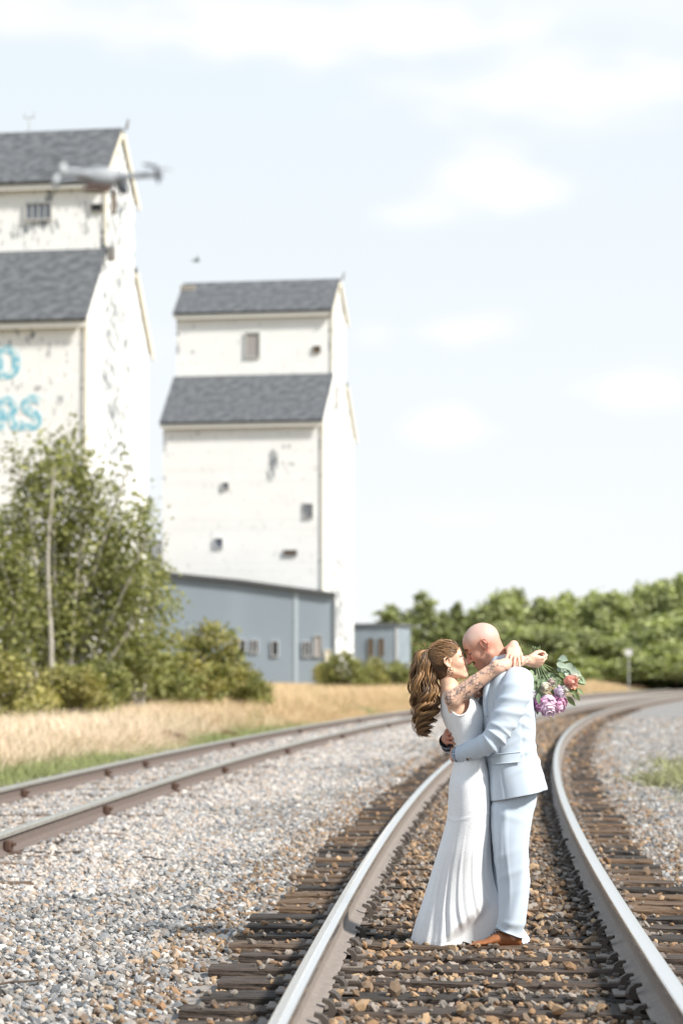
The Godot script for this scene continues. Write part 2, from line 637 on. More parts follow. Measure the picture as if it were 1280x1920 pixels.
func tie_shape(sd: int) -> ArrayMesh:
	rng.seed = sd
	var mb := MB.new()
	var rings := []
	var hl := 1.3
	for i in 15:
		var x := -hl + 2.0 * hl * i / 14.0
		var ring := PackedVector3Array()
		for q in [[-0.105, 0.0], [-0.112, -0.01], [-0.114, -0.17], [0.114, -0.17], [0.112, -0.01], [0.105, 0.0], [0.05, 0.002], [0.0, -0.002], [-0.05, 0.002]]:
			ring.append(Vector3(x, q[1] + rand(-0.006, 0.003), q[0] + rand(-0.006, 0.006)))
		rings.append(ring)
	rings.reverse()
	mb.grid(rings, true, true, true)
	return mb.mesh(true)

var tie_marks := PackedFloat32Array()

func build_track() -> void:
	# lengths along the main track
	var arc := [0.0]
	var dl := [4.0]
	while dl[-1] < 170.0:
		var d: float = dl[-1] + 0.05
		var k := csl(d)
		arc.append(arc[-1] + 0.05 * sqrt(1.0 + k * k))
		dl.append(d)
	var shapes := []
	for k in 5: shapes.append(tie_shape(40 + k))
	var plate := MB.new()
	plate.box(Vector3(0.35, 0.014, 0.19), Transform3D(), 0.003)
	var plate_mesh := plate.mesh()
	var spike := MB.new()
	spike.box(Vector3(0.034, 0.022, 0.03), Transform3D(), 0.005)
	var spike_mesh := spike.mesh()
	var anchor := MB.new()
	anchor.prism(PackedVector2Array([Vector2(0.03, -0.012), Vector2(0.118, -0.012), Vector2(0.128, 0.018), Vector2(0.120, 0.050), Vector2(0.098, 0.074), Vector2(0.068, 0.080), Vector2(0.064, 0.064), Vector2(0.090, 0.050), Vector2(0.098, 0.024), Vector2(0.080, 0.012), Vector2(0.03, 0.012)]), 0.04, Transform3D(Basis(), Vector3(0, 0, 0.02)))
	var anchor_mesh := anchor.mesh(true)
	var names := ["first", "second", "third", "fourth", "fifth", "sixth", "seventh", "eighth", "ninth", "tenth", "eleventh", "twelfth"]
	# rails
	var labels := ["bright curved steel rail of the main track, left of the couple", "bright curved steel rail of the main track, right of the couple", "rusty brown rail of the siding, nearer the dry grass", "rusty brown rail of the siding, nearer the couple"]
	var rails := []
	for k in 4:
		var r := obj("rail", rail_mesh([-GAUGE, GAUGE, -GAUGE, GAUGE][k], k > 1), null)
		tag(r, labels[k], "rail", "rails of the two tracks")
		rails.append(r)
	rng.seed = 11
	var j := 0
	var n := 0
	var next := 3.0
	var near_count := 0
	var behind_count := 0
	while j < arc.size() and dl[j] < 100.0:
		if arc[j] >= next:
			var d: float = dl[j]
			next += 0.495 + rand(-0.03, 0.03)
			var o: Node3D
			var kind := rng.randi() % 4
			var shape = shapes[rng.randi() % 5]
			if d < 45.0:
				o = thing("railroad_tie", tp(d, 0.0, 0.0), turn_at(d) + rand(-0.015, 0.015))
				obj("beam", shape, M.ties[kind], o).position = Vector3(rand(-0.08, 0.08), rand(0.004, 0.018), 0)
				for sg in [-1.0, 1.0]:
					var pl := obj("tie_plate", plate_mesh, M.plate, o)
					pl.position = Vector3(GAUGE * sg, 0.0205, 0)
					if d < 26.0:
						for e in [[-0.09, 0.05], [0.09, -0.05], [0.13, 0.06], [-0.13, -0.06]]:
							obj("spike", spike_mesh, M.anchor, pl).position = Vector3(e[0], 0.014, e[1])
					if d < 40.0:
						for wh in [-1.0, 1.0]:
							if wh > 0.0 and rng.randf() < 0.92:
								var an := obj("rail_anchor", anchor_mesh, M.anchor, rails[0 if sg < 0.0 else 1])
								an.position = tp(d - rand(0.11, 0.17), GAUGE * sg, 0.012)
								an.rotation.y = turn_at(d) + (0.0 if sg * wh < 0.0 else PI) + rand(-0.25, 0.25)
								an.rotation.z = rand(-0.25, 0.1)
								an.scale = Vector3(1.0, rand(0.6, 1.0), rand(0.9, 1.5)) * (0.8 if wh < 0.0 else 1.0)
			else:
				o = obj("railroad_tie", shape, M.ties[kind])
				o.position = tp(d, rand(-0.08, 0.08), rand(-0.004, 0.008))
				o.rotation.y = turn_at(d)
			var lab := "weathered wooden tie under the curved main track, well behind the couple"
			var grp := "wooden ties of the main track"
			if d < 9.9: lab = "weathered wooden tie of the main track, at the photo's bottom edge"
			elif d < 13.0:
				lab = "weathered wooden tie of the main track, %s from the bottom edge of the photo" % names[mini(near_count, 11)]
				near_count += 1
			elif behind_count < 8:
				lab = "weathered wooden tie of the main track, %s one behind the couple's feet" % names[behind_count]
				behind_count += 1
			tag(o, lab, "railroad tie", grp)
			tie_marks.append(d)
			n += 1
		j += 1
	# ties of the siding, almost buried
	var d := 15.0
	while d < 74.0:
		var o := obj("railroad_tie", shapes[rng.randi() % 5], M.ties[[0, 1, 3][rng.randi() % 3]])
		o.position = tp(d, side_gap(d) + rand(-0.2, 0.2), rand(-0.02, 0.012))
		o.rotation.y = turn_at(d) + rand(-0.03, 0.03)
		tag(o, "old half buried wooden tie of the rusty siding", "railroad tie", "half buried ties of the siding")
		d += 0.56 + rand(-0.05, 0.05)
	# joint clamps on the siding's rails
	var clamp := MB.new()
	clamp.box(Vector3(0.07, 0.11, 0.16), Transform3D(Basis(), Vector3(0.05, 0.085, 0)), 0.012)
	clamp.box(Vector3(0.16, 0.03, 0.24), Transform3D(Basis(), Vector3(0.09, 0.012, 0)), 0.006)
	clamp.box(Vector3(0.035, 0.035, 0.03), Transform3D(Basis(), Vector3(0.1, 0.1, 0.04)), 0.006)
	clamp.box(Vector3(0.035, 0.035, 0.03), Transform3D(Basis(), Vector3(0.1, 0.1, -0.04)), 0.006)
	var clamp_mesh := clamp.mesh()
	for k in 2:
		for dq in [[19.4, 24.5, 29.6, 34.6, 43.0, 53.0, 64.0, 78.0], [20.5, 27.8, 33.5, 36.8, 46.8, 57.5, 70.0, 84.0]][1 - k]:
			var cl := obj("joint_clamp", clamp_mesh, M.rusty, rails[2 + k])
			cl.position = tp(dq, side_gap(dq) + (-GAUGE if k == 0 else GAUGE), -0.004)
			cl.rotation.y = turn_at(dq)
			cl.scale = Vector3(0.85, 0.8, 0.8)

func stone_shape(sd: int) -> ArrayMesh:
	rng.seed = sd
	var t := (1.0 + sqrt(5.0)) / 2.0
	var vs := [Vector3(-1, t, 0), Vector3(1, t, 0), Vector3(-1, -t, 0), Vector3(1, -t, 0), Vector3(0, -1, t), Vector3(0, 1, t), Vector3(0, -1, -t), Vector3(0, 1, -t), Vector3(t, 0, -1), Vector3(t, 0, 1), Vector3(-t, 0, -1), Vector3(-t, 0, 1)]
	var fs := "0 11 5 0 5 1 0 1 7 0 7 10 0 10 11 1 5 9 5 11 4 11 10 2 10 7 6 7 1 8 3 9 4 3 4 2 3 2 6 3 6 8 3 8 9 4 9 5 2 4 11 6 2 10 8 6 7 9 8 1".split(" ")
	var mb := MB.new()
	var sz := Vector3(rand(1.0, 1.4), rand(0.6, 0.8), rand(0.7, 0.95))
	for q in vs: mb.p((q as Vector3).normalized() * rand(0.62, 1.2) * sz)
	for k in range(0, 60, 3): mb.t3(int(fs[k]), int(fs[k + 2]), int(fs[k + 1]))
	return mb.mesh(true)

func build_stones() -> void:
	var shapes := []
	for k in 4: shapes.append(stone_shape(160 + k))
	rng.seed = 5
	var turns := []
	for k in 64: turns.append(Basis.from_euler(Vector3(rand(-0.9, 0.9), rand(0, TAU), rand(-0.9, 0.9))))
	# zones: 0 between the rails, 1 beside the main track and between the tracks, 2 pale stone round the siding, 3 right of the main track
	var bufs := []
	for z in 4:
		bufs.append([PackedFloat32Array(), PackedFloat32Array(), PackedFloat32Array(), PackedFloat32Array()])
	var warm := [Color(0.33, 0.20, 0.11), Color(0.22, 0.15, 0.095), Color(0.26, 0.225, 0.19), Color(0.43, 0.29, 0.17), Color(0.17, 0.12, 0.085), Color(0.31, 0.265, 0.23)]
	var cool := [Color(0.36, 0.35, 0.34), Color(0.27, 0.275, 0.28), Color(0.48, 0.445, 0.41), Color(0.41, 0.35, 0.29), Color(0.15, 0.16, 0.17), Color(0.54, 0.53, 0.515), Color(0.38, 0.28, 0.20), Color(0.28, 0.265, 0.25)]
	var pale := [Color(0.58, 0.52, 0.465), Color(0.50, 0.43, 0.37), Color(0.63, 0.59, 0.545), Color(0.42, 0.40, 0.385), Color(0.50, 0.395, 0.31), Color(0.30, 0.305, 0.315), Color(0.37, 0.37, 0.38)]
	var mi := 0
	var d := 8.2
	while d < 80.0:
		var dens := lerpf(1150.0, 440.0, sm(12.0, 45.0, d)) * (1.0 - 0.6 * sm(40.0, 65.0, d))
		var w := 0.2824 * d + 1.8
		var cnt := int(dens * w * 0.05)
		for k in cnt:
			var dk := d + rng.randf() * 0.05
			var x := -0.5 * w + rng.randf() * w
			var s := off_of(x, dk)
			var s2 := s - side_gap(dk)
			if s2 < -1.25 and rng.randf() < sm(-1.25, -1.9, s2): continue
			var as_ := absf(absf(s) - GAUGE)
			var bs := absf(absf(s2) - GAUGE)
			if as_ < 0.095 or bs < 0.08: continue
			var size := lerpf(0.0195, 0.029, sm(12.0, 45.0, d)) * (1.0 + 0.4 * sm(40.0, 65.0, d)) * rand(0.5, 1.35)
			if rng.randf() < 0.06: size *= 1.55
			var y := -0.022 + rand(-0.012, 0.02) - 0.022 * sm(0.85, 1.1, absf(s)) * sm(1.6, 1.35, absf(s))
			# how near a tie is
			if absf(s) < 1.38:
				var along := dk + (s * csl(dk))
				while mi > 0 and tie_marks[mi] > along: mi -= 1
				while mi < tie_marks.size() - 1 and tie_marks[mi + 1] <= along: mi += 1
				var near := minf(absf(along - tie_marks[mi]), absf(along - tie_marks[mini(mi + 1, tie_marks.size() - 1)]))
				if near < 0.125:
					if rng.randf() < (0.97 if absf(s) > 0.9 else lerpf(0.80, 0.60, sm(11.0, 16.0, dk))): continue
					y = size * 0.5 + 0.01
				elif absf(s) < 0.7: y -= 0.004
			var zone := 0
			if s > 1.3: zone = 3
			elif s < -1.3: zone = 1
			if s < -2.2 - 0.5 * sin(dk * 0.55) - 0.3 * sin(dk * 1.7 + 1.0) - rng.randf() * 0.5: zone = 2
			if s2 < 0.75 and zone == 2 and rng.randf() < 0.3: zone = 1
			var pal: Array = [warm, cool, pale, cool][zone]
			if (zone == 1 or zone == 3) and absf(s) < 1.7 and rng.randf() < 0.45: pal = warm
			var c: Color = pal[rng.randi() % pal.size()]
			c *= rand(0.70, 1.22)
			# the inner rail's shade and some grease, painted into the stones beside it
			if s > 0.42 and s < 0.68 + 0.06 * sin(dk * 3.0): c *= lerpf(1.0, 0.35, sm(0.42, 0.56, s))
			if s > 2.0: y -= 0.014 * (s - 2.0)
			if s2 < -1.7: y -= 0.2 * (-1.7 - s2)
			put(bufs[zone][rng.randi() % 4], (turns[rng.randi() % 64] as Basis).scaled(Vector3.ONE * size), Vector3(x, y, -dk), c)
		d += 0.05
	var labs := ["rust brown crushed stone between the rails of the main track", "grey and tan crushed stone along the left ends of the main track's ties", "pale cream crushed stone around the rusty siding", "grey crushed stone right of the main track"]
	for z in 4:
		for k in 4:
			if bufs[z][k].size():
				tag(instances("crushed_stone", shapes[k], M.stone, bufs[z][k]), labs[z], "gravel", "", "stuff")

# ---------------------------------------------------------------- grass
func tuft_shape(sd: int, blades: int, wide: float) -> ArrayMesh:
	rng.seed = sd
	var mb := MB.new()
	for k in blades:
		var a := rand(0, TAU)
		var r := rand(0.0, 0.10)
		var p0 := Vector3(cos(a) * r, -0.02, sin(a) * r)
		var lean := Vector3(cos(a + rand(-1, 1)), 0, sin(a + rand(-1, 1))) * rand(0.05, 0.4)
		var h := rand(0.55, 1.0)
		var sd2 := Vector3(-sin(a), 0, cos(a)) * wide
		var ids := []
		for i in 4:
			var t := i / 3.0
			var q := p0 + Vector3(0, h * t, 0) + lean * t * t
			ids.append([mb.p(q - sd2 * (1.0 - t * 0.85)), mb.p(q + sd2 * (1.0 - t * 0.85))])
		for i in 3: mb.q4(ids[i][0], ids[i][1], ids[i + 1][1], ids[i + 1][0])
	return mb.mesh()

func build_grass() -> void:
	var m := mat(Color(1, 1, 1), 0.9, 0.0, true)
	m.backlight_enabled = true
	m.backlight = Color(0.35, 0.35, 0.35)
	M.blade = m
	var dry := PackedFloat32Array()
	var green := PackedFloat32Array()
	var far_dry := PackedFloat32Array()
	rng.seed = 21
	var patch := noise(FastNoiseLite.TYPE_SIMPLEX_SMOOTH, 0.09, 31, 3)
	var d := 24.0
	while d < 190.0:
		var step := d * 0.012
		var dens := clampf(2200.0 / d, 14.0, 70.0)
		var w := 0.3724 * d + 3.0
		for k in int(dens * w * step):
			var dk := d + rng.randf() * step
			var x := -0.2312 * d - 1.5 + rng.randf() * w
			var s2 := off_of(x, dk) - side_gap(dk)
			if s2 > -1.3: continue
			var y := land(x, dk)
			var pn := patch.get_noise_2d(x * 1.6, dk * 0.8)
			var verge := sm(-3.4, -1.6, s2 + pn * 2.0)
			var b := Basis(Vector3.UP, rng.randf() * TAU)
			if rng.randf() < verge * (1.0 - sm(55.0, 75.0, dk)) or pn > 0.42 + 0.2 * rng.randf():
				put(green, b.scaled(Vector3(1.4, rand(0.16, 0.34), 1.4)), Vector3(x, y, -dk), Color(0.25, 0.275, 0.11) * rand(0.8, 1.35))
			else:
				var h := rand(0.35, 0.7) * sm(-1.2, -3.2, s2)
				h = maxf(h, 0.16)
				var c := Color(0.80, 0.67, 0.52).lerp(Color(0.70, 0.56, 0.39), rng.randf()).lerp(Color(0.66, 0.47, 0.25), sm(50.0, 75.0, dk) * 0.7)
				if rng.randf() < 0.1: c = Color(0.26, 0.25, 0.09)
				put(dry, b.scaled(Vector3(1.5, h, 1.5)), Vector3(x, y, -dk), c * rand(0.85, 1.15))
		d += step
	var t1 := tuft_shape(71, 13, 0.006)
	tag(instances("dry_grass", t1, m, dry), "tall dry tan grass between the siding and the grain elevators", "grass", "", "stuff")
	tag(instances("green_grass", t1, m, green), "short green grass along the siding's outer rail", "grass", "", "stuff")
	# weeds on the gravel at the right
	var weeds := PackedFloat32Array()
	for k in 150:
		var dk := 34.5 + 7.5 * (rng.randf() + rng.randf() - 1.0)
		var q := Vector3(dk * (0.126 + 0.035 * rng.randf()) + 0.25 * sin(dk * 1.1), -0.08, -dk)
		put(weeds, Basis(Vector3.UP, rng.randf() * TAU).scaled(Vector3(1.3, rand(0.08, 0.34), 1.3)), q, Color(0.25, 0.255, 0.12) * rand(0.8, 1.4))
	tag(instances("green_weeds", tuft_shape(72, 16, 0.011), m, weeds), "patch of low green weeds on the gravel right of the main track", "weeds", "", "stuff")

# ---------------------------------------------------------------- grain elevators and sheds
# white paint on old boards; spots are [x share, height share, half width, half height, strength], in shares of the wall
func board_texture(spots: Array, wear: float, streaks: float, sd: int) -> ImageTexture:
	var w := 384
	var h := 768
	var im := Image.create(w, h, false, Image.FORMAT_RGB8)
	var n1 := noise(FastNoiseLite.TYPE_SIMPLEX_SMOOTH, 0.035, sd, 4)
	var n2 := noise(FastNoiseLite.TYPE_SIMPLEX_SMOOTH, 0.11, sd + 1, 3)
	var n4 := noise(FastNoiseLite.TYPE_SIMPLEX_SMOOTH, 0.045, sd + 7, 3)
	var n3 := noise(FastNoiseLite.TYPE_SIMPLEX_SMOOTH, 0.008, sd + 2, 2)
	for y in h:
		var board := (0.90 if y % 6 == 0 else 1.0) * (0.965 + 0.05 * fmod(absf(sin(float(y / 6) * 12.9898) * 43758.5), 1.0))
		var fy := 1.0 - (y + 0.5) / h
		for x in w:
			var fx := (x + 0.5) / w
			var a := n1.get_noise_2d(x * 1.8, y * 0.9)
			var b := n2.get_noise_2d(x * 2.4, y * 0.42)
			var g := n3.get_noise_2d(x, y * 2.0)
			var bare := wear + 0.45 * a + 0.75 * b - 0.62 + (streaks * exp(-pow((fx - 0.5 + 0.12 * g) / 0.27, 2.0)) * (2.4 * n4.get_noise_2d(x * 2.6, y * 0.7) + 0.22) * (0.5 + 0.5 * sm(0.0, 0.5, g + 0.35)) if streaks > 0.0 else 0.0)
			for q in spots:
				var dx: float = (fx - q[0]) / q[2]
				var dy: float = (fy - q[1]) / q[3]
				var r := dx * dx + dy * dy
				if r < 4.0: bare += q[4] * exp(-r * 1.4) * (0.75 + 0.9 * b)
			var k := sm(-0.06, 0.16, bare)
			var c := Color(0.86, 0.86, 0.85).lerp(Color(0.79, 0.785, 0.77), clampf(0.5 + 0.6 * g + 0.3 * a, 0.0, 1.0) * 0.55)
			c = c.lerp(Color(0.085, 0.105, 0.13), k * 0.92) * board
			im.set_pixel(x, y, c.linear_to_srgb())
	return ImageTexture.create_from_image(im)

func wall_mat(t: Texture2D) -> StandardMaterial3D:
	var m := mat(Color(1, 1, 1), 0.85)
	m.albedo_texture = t
	return m

# a window or opening on a wall: frame proud of the wall, pane set back
func opening(parent: Node, called: String, at: Vector3, size: Vector2, frame: Material, pane: Material, bars := 0, turn := 0.0) -> void:
	var f := MB.new()
	var t := 0.08 if size.x > 0.7 else 0.045
	for e in [[0.0, size.y / 2.0, size.x + t, t], [0.0, -size.y / 2.0, size.x + t, t]]:
		f.box(Vector3(e[2], e[3], 0.12), Transform3D(Basis(), Vector3(e[0], e[1], 0.045)))
	for sg in [-1.0, 1.0]:
		f.box(Vector3(t, size.y - t, 0.118), Transform3D(Basis(), Vector3(sg * size.x / 2.0, 0, 0.044)))
	var o := obj(called, f, frame, parent)
	o.position = at
	o.rotation.y = turn
	var p := MB.new()
	p.box(Vector3(size.x - t - 0.006, size.y - t - 0.006, 0.03))
	obj("pane", p, pane, o).position = Vector3(0, 0, 0.018)
	for k in bars:
		var b := MB.new()
		b.box(Vector3(0.05, size.y - t - 0.01, 0.04))
		obj("glazing_bar", b, frame, o).position = Vector3((float(k + 1) / (bars + 1) - 0.5) * size.x, 0, 0.05)

func slab(parent: Node, called: String, m: Material, a: Vector3, b: Vector3, x0: float, x1: float, thick: float) -> MeshInstance3D:
	# a roof slope from the eave line a to the ridge line b (both given as height and depth), between x0 and x1
	var mb := MB.new()
	var dir := Vector2(b.z - a.z, b.y - a.y).normalized()
	var n := Vector3(0, absf(dir.x), -dir.y * signf(dir.x)) * thick
	var q := []
	for x in [x0, x1]:
		for e in [a, b]:
			q.append(Vector3(x, e.y, e.z)); q.append(Vector3(x, e.y, e.z) + n)
	mb.quad(q[1], q[5], q[7], q[3], 1.0)
	mb.quad(q[0], q[2], q[6], q[4], 1.0)
	mb.quad(q[0], q[4], q[5], q[1]); mb.quad(q[2], q[3], q[7], q[6])
	mb.quad(q[0], q[1], q[3], q[2]); mb.quad(q[4], q[6], q[7], q[5])
	return obj(called, mb, m, parent)

func elevator(called: String, at: Vector3, w: float, dep: float, eave: float, top: float, c_eave: float, ridge: float, c0: float, c1: float, front: Texture2D, side: Texture2D) -> Node3D:
	var t := thing(called, at, -deg_to_rad(10.4))
	var mid := (c0 + c1) / 2.0
	var fm := wall_mat(front)
	var smt := wall_mat(side)
	# front and back walls of the body and of the cupola, each a thin box butted between the gable walls
	var tall := ridge
	var th := 0.2
	for e in [["front_wall", 0.0, eave, -0.5, fm], ["rear_wall", -dep + th, eave, -0.5, fm], ["cupola_front_wall", -c0, c_eave, top - 0.6, fm], ["cupola_rear_wall", -c1 + th, c_eave, top - 0.6, fm]]:
		var mb := MB.new()
		var y0: float = e[3]
		var y1: float = e[2]
		var x0 := -w + th
		var x1 := -th
		for s in 2:
			var z: float = e[1] - th * s
			var ids := [mb.p(Vector3(x0, y0, z), Vector2(0, 1.0 - y0 / tall)), mb.p(Vector3(x0, y1, z), Vector2(0, 1.0 - y1 / tall)), mb.p(Vector3(x1, y1, z), Vector2(1, 1.0 - y1 / tall)), mb.p(Vector3(x1, y0, z), Vector2(1, 1.0 - y0 / tall))]
			if s == 0: mb.q4(ids[0], ids[1], ids[2], ids[3])
			else: mb.q4(ids[0], ids[3], ids[2], ids[1])
		mb.quad(Vector3(x0, y1, e[1]), Vector3(x0, y1, e[1] - th), Vector3(x1, y1, e[1] - th), Vector3(x1, y1, e[1]))
		obj(e[0], mb, e[4], t)
	for s in 2:
		# gable wall with the outline of body and cupola
		var poly := PackedVector2Array([Vector2(0, -0.5), Vector2(0, eave), Vector2(c0, top), Vector2(c0, c_eave), Vector2(mid, ridge), Vector2(c1, c_eave), Vector2(c1, top), Vector2(dep, eave), Vector2(dep, -0.5)])
		var mb := MB.new()
		mb.prism(poly, th, Transform3D(Basis(Vector3(0, 0, -1), Vector3.UP, Vector3(1, 0, 0)), Vector3(0.0 if s == 0 else -w + th, 0, 0)))
		for i in mb.uv.size():
			mb.uv[i] = Vector2(-mb.v[i].z / dep, 1.0 - mb.v[i].y / tall)
		obj("gable_wall", mb, smt, t)
	# roofs with small overhangs
	var oh := 0.35
	var sl := (top - eave) / c0
	slab(t, "roof", M.shingle, Vector3(0, eave - oh * sl, oh), Vector3(0, top, -c0 + 0.01), -w - 0.12, 0.10, 0.16)
	slab(t, "roof", M.shingle, Vector3(0, eave - oh * sl, -dep - oh), Vector3(0, top, -c1 - 0.01), -w - 0.12, 0.10, 0.16)
	var sl2 := (ridge - c_eave) / (mid - c0)
	slab(t, "roof", M.shingle, Vector3(0, c_eave - oh * sl2, -c0 + oh), Vector3(0, ridge, -mid), -w - 0.12, 0.10, 0.16)
	slab(t, "roof", M.shingle, Vector3(0, c_eave - oh * sl2, -c1 - oh), Vector3(0, ridge, -mid), -w - 0.12, 0.10, 0.16)
	# fascia and rake boards
	slab(t, "rake_board", M.cream, Vector3(0, eave - oh * sl - 0.32, -dep - oh), Vector3(0, top - 0.32, -c1 - 0.012), 0.085, 0.15, 0.34)
	slab(t, "rake_board", M.cream, Vector3(0, c_eave - oh * sl2 - 0.30, -c1 - oh), Vector3(0, ridge - 0.30, -mid - 0.012), 0.085, 0.15, 0.32)
	slab(t, "rake_board", M.cream, Vector3(0, c_eave - oh * sl2 - 0.22, -c0 + oh), Vector3(0, ridge - 0.22, -mid + 0.012), 0.085, 0.12, 0.24)
	for e in [[eave - oh * sl - 0.12, oh - 0.04, -w - 0.1, 0.08], [c_eave - oh * sl2 - 0.12, -c0 + oh - 0.04, -w - 0.1, 0.08]]:
		var b := MB.new()
		b.box(Vector3(e[3] - e[2], 0.22, 0.05), Transform3D(Basis(), Vector3((e[2] + e[3]) / 2.0, e[0], e[1])))
		obj("fascia", b, M.fascia, t)
	# corner boards
	for e in [[0.04, 0.04, eave - 0.2, 0.0]]:
		var b := MB.new()
		b.box(Vector3(0.14, e[2], 0.14), Transform3D(Basis(), Vector3(0.02, e[2] / 2.0 + e[3], 0.02)))
		obj("corner_board", b, M.corner, t)
	var cb := MB.new()
	cb.box(Vector3(0.12, c_eave - top - 0.3, 0.12), Transform3D(Basis(), Vector3(0.015, (c_eave + top) / 2.0 + 0.1, -c0 + 0.015)))
	obj("corner_board", cb, M.corner, t)
	return t

func build_town() -> void:
	var n := noise(FastNoiseLite.TYPE_SIMPLEX_SMOOTH, 0.03, 51, 5)
	M.shingle = mat(Color(1, 1, 1), 0.95)
	M.shingle.albedo_texture = ntex(n, Color(0.060, 0.066, 0.074), Color(0.165, 0.172, 0.182), 256)
	M.shingle.uv1_scale = Vector3(0.22, 0.3, 1)
	M.cream = mat(Color(0.70, 0.65, 0.54), 0.8)
	M.fascia = mat(Color(0.70, 0.68, 0.64), 0.8)
	M.corner = mat(Color(0.72, 0.68, 0.58), 0.8)
	M.dark_frame = mat(Color(0.20, 0.19, 0.18), 0.8)
	M.grey_frame = mat(Color(0.42, 0.42, 0.41), 0.8)
	M.white_frame = mat(Color(0.56, 0.57, 0.58), 0.7)
	M.dark_pane = mat(Color(0.02, 0.024, 0.028), 0.6)
	M.blue_pane = mat(Color(0.13, 0.15, 0.19), 0.3)
	M.board_pane = mat(Color(0.33, 0.31, 0.30), 0.8)
	M.brown_pane = mat(Color(0.16, 0.10, 0.05), 0.8)
	# left elevator
	var spots := [[0.69, 0.632, 0.035, 0.012, 1.6], [0.755, 0.633, 0.03, 0.010, 1.6], [0.82, 0.634, 0.03, 0.009, 1.5], [0.87, 0.634, 0.02, 0.008, 1.3], [0.62, 0.633, 0.03, 0.011, 1.4], [0.76, 0.61, 0.018, 0.011, 0.9], [0.66, 0.60, 0.012, 0.01, 0.6], [0.86, 0.585, 0.02, 0.013, 0.5], [0.7, 0.53, 0.03, 0.01, 0.5], [0.90, 0.50, 0.04, 0.01, 0.55], [0.82, 0.52, 0.05, 0.006, 0.5], [0.72, 0.82, 0.08, 0.012, 0.9], [0.60, 0.81, 0.07, 0.014, 0.7], [0.745, 0.865, 0.02, 0.014, 1.0], [0.78, 0.92, 0.012, 0.006, 0.8], [0.93, 0.83, 0.03, 0.03, 0.4], [0.66, 0.3, 0.05, 0.02, 0.4]]
	var lf := board_texture(spots, 0.19, 0.0, 61)
	var ls := board_texture([[0.34, 0.88, 0.05, 0.03, 0.8], [0.40, 0.79, 0.05, 0.035, 0.8], [0.5, 0.845, 0.05, 0.03, 0.5], [0.42, 0.66, 0.08, 0.03, 0.8], [0.3, 0.56, 0.08, 0.03, 0.7], [0.42, 0.5, 0.12, 0.05, 0.5]], 0.30, 1.1, 65)
	var rf := board_texture([[0.70, 0.545, 0.030, 0.022, 1.7], [0.69, 0.515, 0.035, 0.024, 0.9], [0.775, 0.575, 0.03, 0.006, 1.1], [0.83, 0.535, 0.02, 0.006, 1.0], [0.77, 0.535, 0.05, 0.006, 0.6], [0.90, 0.43, 0.018, 0.016, 1.2], [0.355, 0.47, 0.012, 0.009, 1.2], [0.51, 0.725, 0.012, 0.012, 1.2], [0.46, 0.73, 0.05, 0.01, 0.4], [0.82, 0.915, 0.06, 0.005, 0.6], [0.09, 0.82, 0.016, 0.005, 0.9], [0.1, 0.885, 0.014, 0.006, 0.6], [0.36, 0.63, 0.02, 0.006, 0.5], [0.21, 0.61, 0.015, 0.004, 0.7], [0.32, 0.345, 0.028, 0.016, 0.5]], 0.08, 0.0, 71)
	var rs := board_texture([[0.5, 0.30, 0.35, 0.03, 0.4], [0.45, 0.22, 0.35, 0.05, 0.5], [0.4, 0.17, 0.3, 0.03, 0.55], [0.7, 0.13, 0.3, 0.03, 0.5], [0.3, 0.62, 0.2, 0.05, 0.25]], 0.28, 0.55, 75)
	var le := elevator("grain_elevator", Vector3(-10.53, 0.3, -99.0), 9.4, 9.9, 16.0, 19.05, 22.35, 24.75, 2.8, 7.4, lf, ls)
	tag(le, "nearer white grain elevator with peeling paint and faded blue letters, at the left edge", "grain elevator", "white wooden grain elevators")
	var re := elevator("grain_elevator", Vector3(-1.096, 0.41, -138.0), 9.4, 10.2, 15.75, 18.5, 22.55, 24.45, 3.0, 7.4, rf, rs)
	tag(re, "farther white grain elevator standing behind the blue grey metal shed", "grain elevator", "white wooden grain elevators")
	# openings of the left elevator (x from the right corner)
	opening(le, "window", Vector3(-2.95, 20.87, -2.8), Vector2(1.15, 0.72), M.grey_frame, M.blue_pane, 3)
	opening(le, "vent_opening", Vector3(-0.38, 20.93, -2.8), Vector2(0.50, 0.30), M.dark_frame, M.dark_pane)
	opening(le, "slot_opening", Vector3(0, 21.4, -3.9), Vector2(0.5, 0.95), M.dark_frame, M.brown_pane, 0, PI / 2)
	var stub := MB.new()
	stub.box(Vector3(0.30, 0.6, 0.3), Transform3D(), 0.02)
	obj("purlin_end", stub, M.dark_frame, le).position = Vector3(0.32, 18.9, -2.6)
	# weathercock pole and finial on the ridge
	var pole := MB.new()
	pole.tube([Vector3(-4.15, 24.75, -5.1), Vector3(-4.15, 25.5, -5.1)], 0.03, 0.02)
	pole.box(Vector3(0.46, 0.04, 0.04), Transform3D(Basis(), Vector3(-4.15, 25.5, -5.1)))
	pole.box(Vector3(0.04, 0.24, 0.04), Transform3D(Basis(), Vector3(-4.37, 25.62, -5.1)))
	pole.box(Vector3(0.04, 0.24, 0.04), Transform3D(Basis(), Vector3(-3.93, 25.62, -5.1)))
	obj("roof_pole", pole, M.grey_frame, le)
	for e in [le, re]:
		var fin := MB.new()
		var y := 24.8 if e == le else 24.5
		fin.tube([Vector3(0.25, y, -5.1), Vector3(0.35, y + 0.45, -5.1)], 0.07, 0.04)
		obj("finial", fin, M.dark_frame, e)
	# the faded blue letters that the photograph shows
	var blue := mat(Color(1, 1, 1), 0.9)
	blue.albedo_texture = ntex(noise(FastNoiseLite.TYPE_SIMPLEX_SMOOTH, 0.02, 83, 4), Color(0.16, 0.45, 0.58), Color(0.66, 0.72, 0.73), 256, 0.3, 0.75)
	tri(blue, Vector3.ONE * 0.5)
	var font := SystemFont.new()
	font.font_names = PackedStringArray(["Droid Sans"])
	font.font_weight = 700
	var heavy := FontVariation.new()
	heavy.base_font = font
